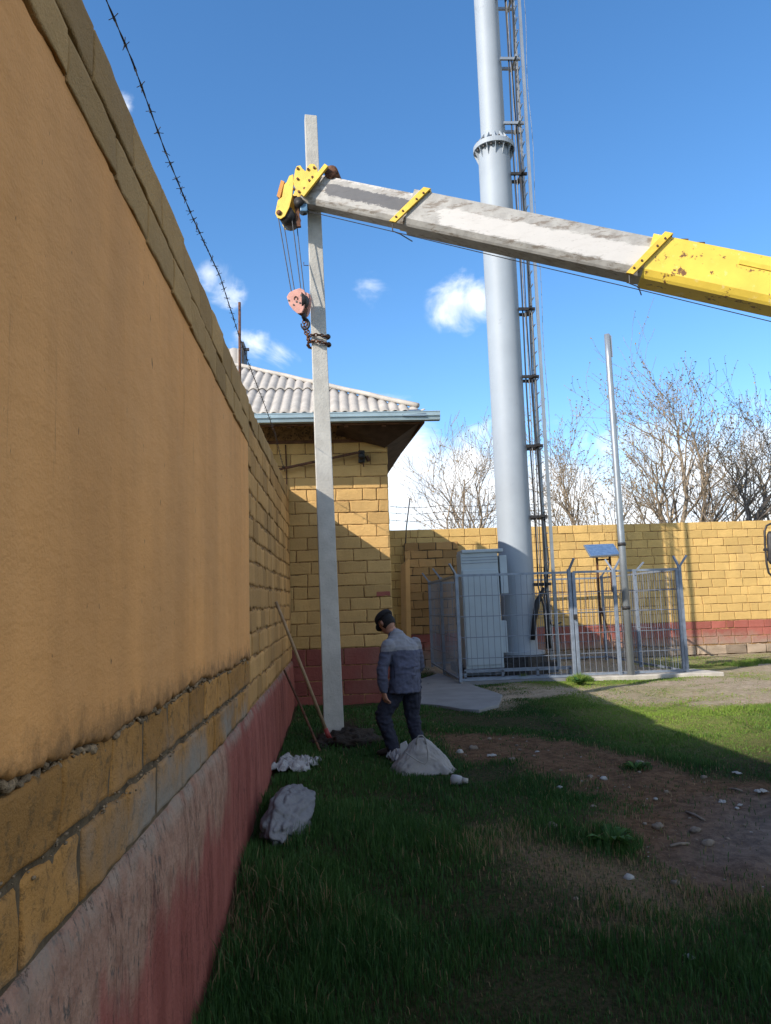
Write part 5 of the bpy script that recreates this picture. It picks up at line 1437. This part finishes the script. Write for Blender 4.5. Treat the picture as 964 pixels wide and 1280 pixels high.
def grass():
    rng = np.random.default_rng(3); X, Y, H_, W_, D = [], [], [], [], []
    zones = [(2.6, 4.2, 9500, .0042), (4.2, 5.8, 7000, .0048), (5.8, 8.2, 4600, .006), (8.2, 11.5, 3400, .009), (11.5, 14.2, 2600, .012), (14.2, 18.6, 500, .012)]
    for (y0, y1, den, w) in zones:
        xmax = .95*y1+.4; area = (xmax+.66)*(y1-y0); n = int(area*den)
        x = rng.uniform(-.66, xmax, n); y = rng.uniform(y0, y1, n)
        keep = (x < .68*y+.25+(.27*y+.15)*rng.random(len(x))**.6) & ~((y > 11.2) & (x < .95) & (y > 11.75)); x, y = x[keep], y[keep]
        so, dr, gr, as_, ho, pa, su = masks(x, y)
        clump = np.clip(.62+.75*fnoise(x*1.5, y*1.5, 21), .1, 1.25); fine = np.clip(.75+.6*fnoise(x*5, y*5, 22), .2, 1.3)
        p = (1-.93*so)*(1-.93*gr)*(1-.9*as_)*(1-ho)*(1-.55*pa)*(1-.2*dr)*np.clip(.35+.75*np.maximum(clump, su*.8), 0, 1)
        # slab and bag footprints stay clear
        p *= (sdist(ap, x, y) > .02)
        k = rng.random(len(x)) < p
        x, y, clump, fine, dr, so, gr, pa = (q[k] for q in (x, y, clump, fine, dr, so, gr, pa))
        base = np.interp(y, [2.5, 4.5, 6.5, 8, 11, 15], [.17, .15, .12, .085, .06, .06])
        base = base*np.interp(x, [-.6, 1.2, 2.2, 4], [1.15, 1.0, .72, .6])
        h = base*clump**.6*fine*rng.uniform(.45, 1.15, len(x))*(1-.55*np.maximum(so, gr))*(1-.35*dr)
        X.append(x); Y.append(y); H_.append(h); W_.append(np.full(len(x), w)*rng.uniform(.7, 1.3, len(x))); D.append(np.clip((rng.random(len(x)) < ((.7*dr+.35*pa)+.018+.25*np.maximum(so, gr))).astype(float)*rng.uniform(.6, 1, len(x)), 0, 1))
    # thick tufts
    for (px, py, r, n, hh) in ((725, 852, .24, 1300, .17), (655, 850, .12, 300, .14), (760, 1052, .22, 700, .13), (925, 832, .35, 1200, .10), (950, 828, .4, 1200, .1), (395, 955, .3, 700, .13), (360, 1050, .2, 700, .14), (325, 1010, .15, 500, .15), (700, 1000, .25, 700, .07), (795, 960, .15, 260, .07), (668, 985, .3, 900, .07), (760, 1005, .3, 500, .05), (255, 1230, .3, 900, .2), (560, 960, .25, 600, .08)):
        c = atg(px, py); a = rng.random(n)*2*PI; q = np.sqrt(rng.random(n))*r
        x = c.x+np.cos(a)*q; y = c.y+np.sin(a)*q
        X.append(x); Y.append(y); H_.append(hh*(1.1-.6*q/r)*rng.uniform(.5, 1.2, n)); W_.append(np.full(n, .0075 if c.y > 9 else .0055)); D.append((rng.random(n) < .05)*.8)
    X, Y, H_, W_, D = map(np.concatenate, (X, Y, H_, W_, D))
    k = X > np.interp(Y, [2, 6, 12], [-.61, -.63, -.68]); X, Y, H_, W_, D = X[k], Y[k], H_[k], W_[k], D[k]
    n = len(X); tint = np.clip(.5+.45*fnoise(X*1.1, Y*1.1, 31)+rng.normal(0, .25, n), 0, 1)
    V = blades(X, Y, H_, W_, tint, D, rng, .75)
    me = bpy.data.meshes.new('grass')
    me.vertices.add(n*5); me.vertices.foreach_set('co', V.astype(np.float32).ravel())
    b = np.arange(n)*5
    quads = np.stack([b, b+1, b+3, b+2], -1); tris = np.stack([b+2, b+3, b+4], -1)
    loops = np.concatenate([quads, tris], 1).ravel()
    me.loops.add(len(loops)); me.loops.foreach_set('vertex_index', loops.astype(np.int32))
    me.polygons.add(n*2)
    ls = np.stack([np.arange(n)*7, np.arange(n)*7+4], -1).ravel(); me.polygons.foreach_set('loop_start', ls.astype(np.int32))
    me.materials.append(m_grass)
    sunny = np.clip((Y-6.8)/1.6, 0, 1)*np.clip((X-2.6)/1.1, 0, 1)*np.clip(.75+.5*fnoise(X*1.7, Y*1.7, 41)+rng.normal(0, .18, n), 0, 1)  # blades coloured brighter yellow-green where the sun falls
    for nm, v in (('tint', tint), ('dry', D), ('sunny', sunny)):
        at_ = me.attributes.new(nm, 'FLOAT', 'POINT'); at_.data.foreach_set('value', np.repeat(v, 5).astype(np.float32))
    me.update(calc_edges=True); me.validate()
    o = bpy.data.objects.new('grass', me); COL.objects.link(o); o['kind'] = 'stuff'
    print('blades', n)
grass()
# broad-leaved weeds
def weed(px, py, r, n, seed, label):
    rr = random.Random(seed); c = atg(px, py); mb = MB(); tn = []
    for i in range(n):
        a = rr.random()*2*PI; d = Vector((c_(a), s_(a), 0)); s2 = Vector((-s_(a), c_(a), 0)); L = r*rr.uniform(.5, 1.1); w = L*.16
        o0 = c+d*.01; up_ = rr.uniform(.3, .9)
        ring = [(0, .15, 0), (.35, 1., .55*up_), (.7, .85, .8*up_), (1., .05, .7*up_)]
        vs = []
        for f, ww, zz in ring: vs += [o0+d*L*f-s2*w*ww+UP*L*zz, o0+d*L*f+UP*(L*zz-.006), o0+d*L*f+s2*w*ww+UP*L*zz]
        mb.add(vs, [(k*3+j, k*3+j+1, k*3+j+4, k*3+j+3) for k in range(3) for j in range(2)]); tn += [rr.random()]*12
    o = raw_obj('weed', mb.v, mb.f, m_weed, True, dict(tint=tn)); tag(o, label, 'weed')
weed(765, 1058, .15, 34, 1, 'broad leaved green weed between the soil patch and the dark grass')
weed(725, 856, .2, 40, 3, 'bushy green weed in front of the fence at the gate post')
weed(795, 962, .12, 20, 4, 'small green weed on the far side of the brown soil patch')
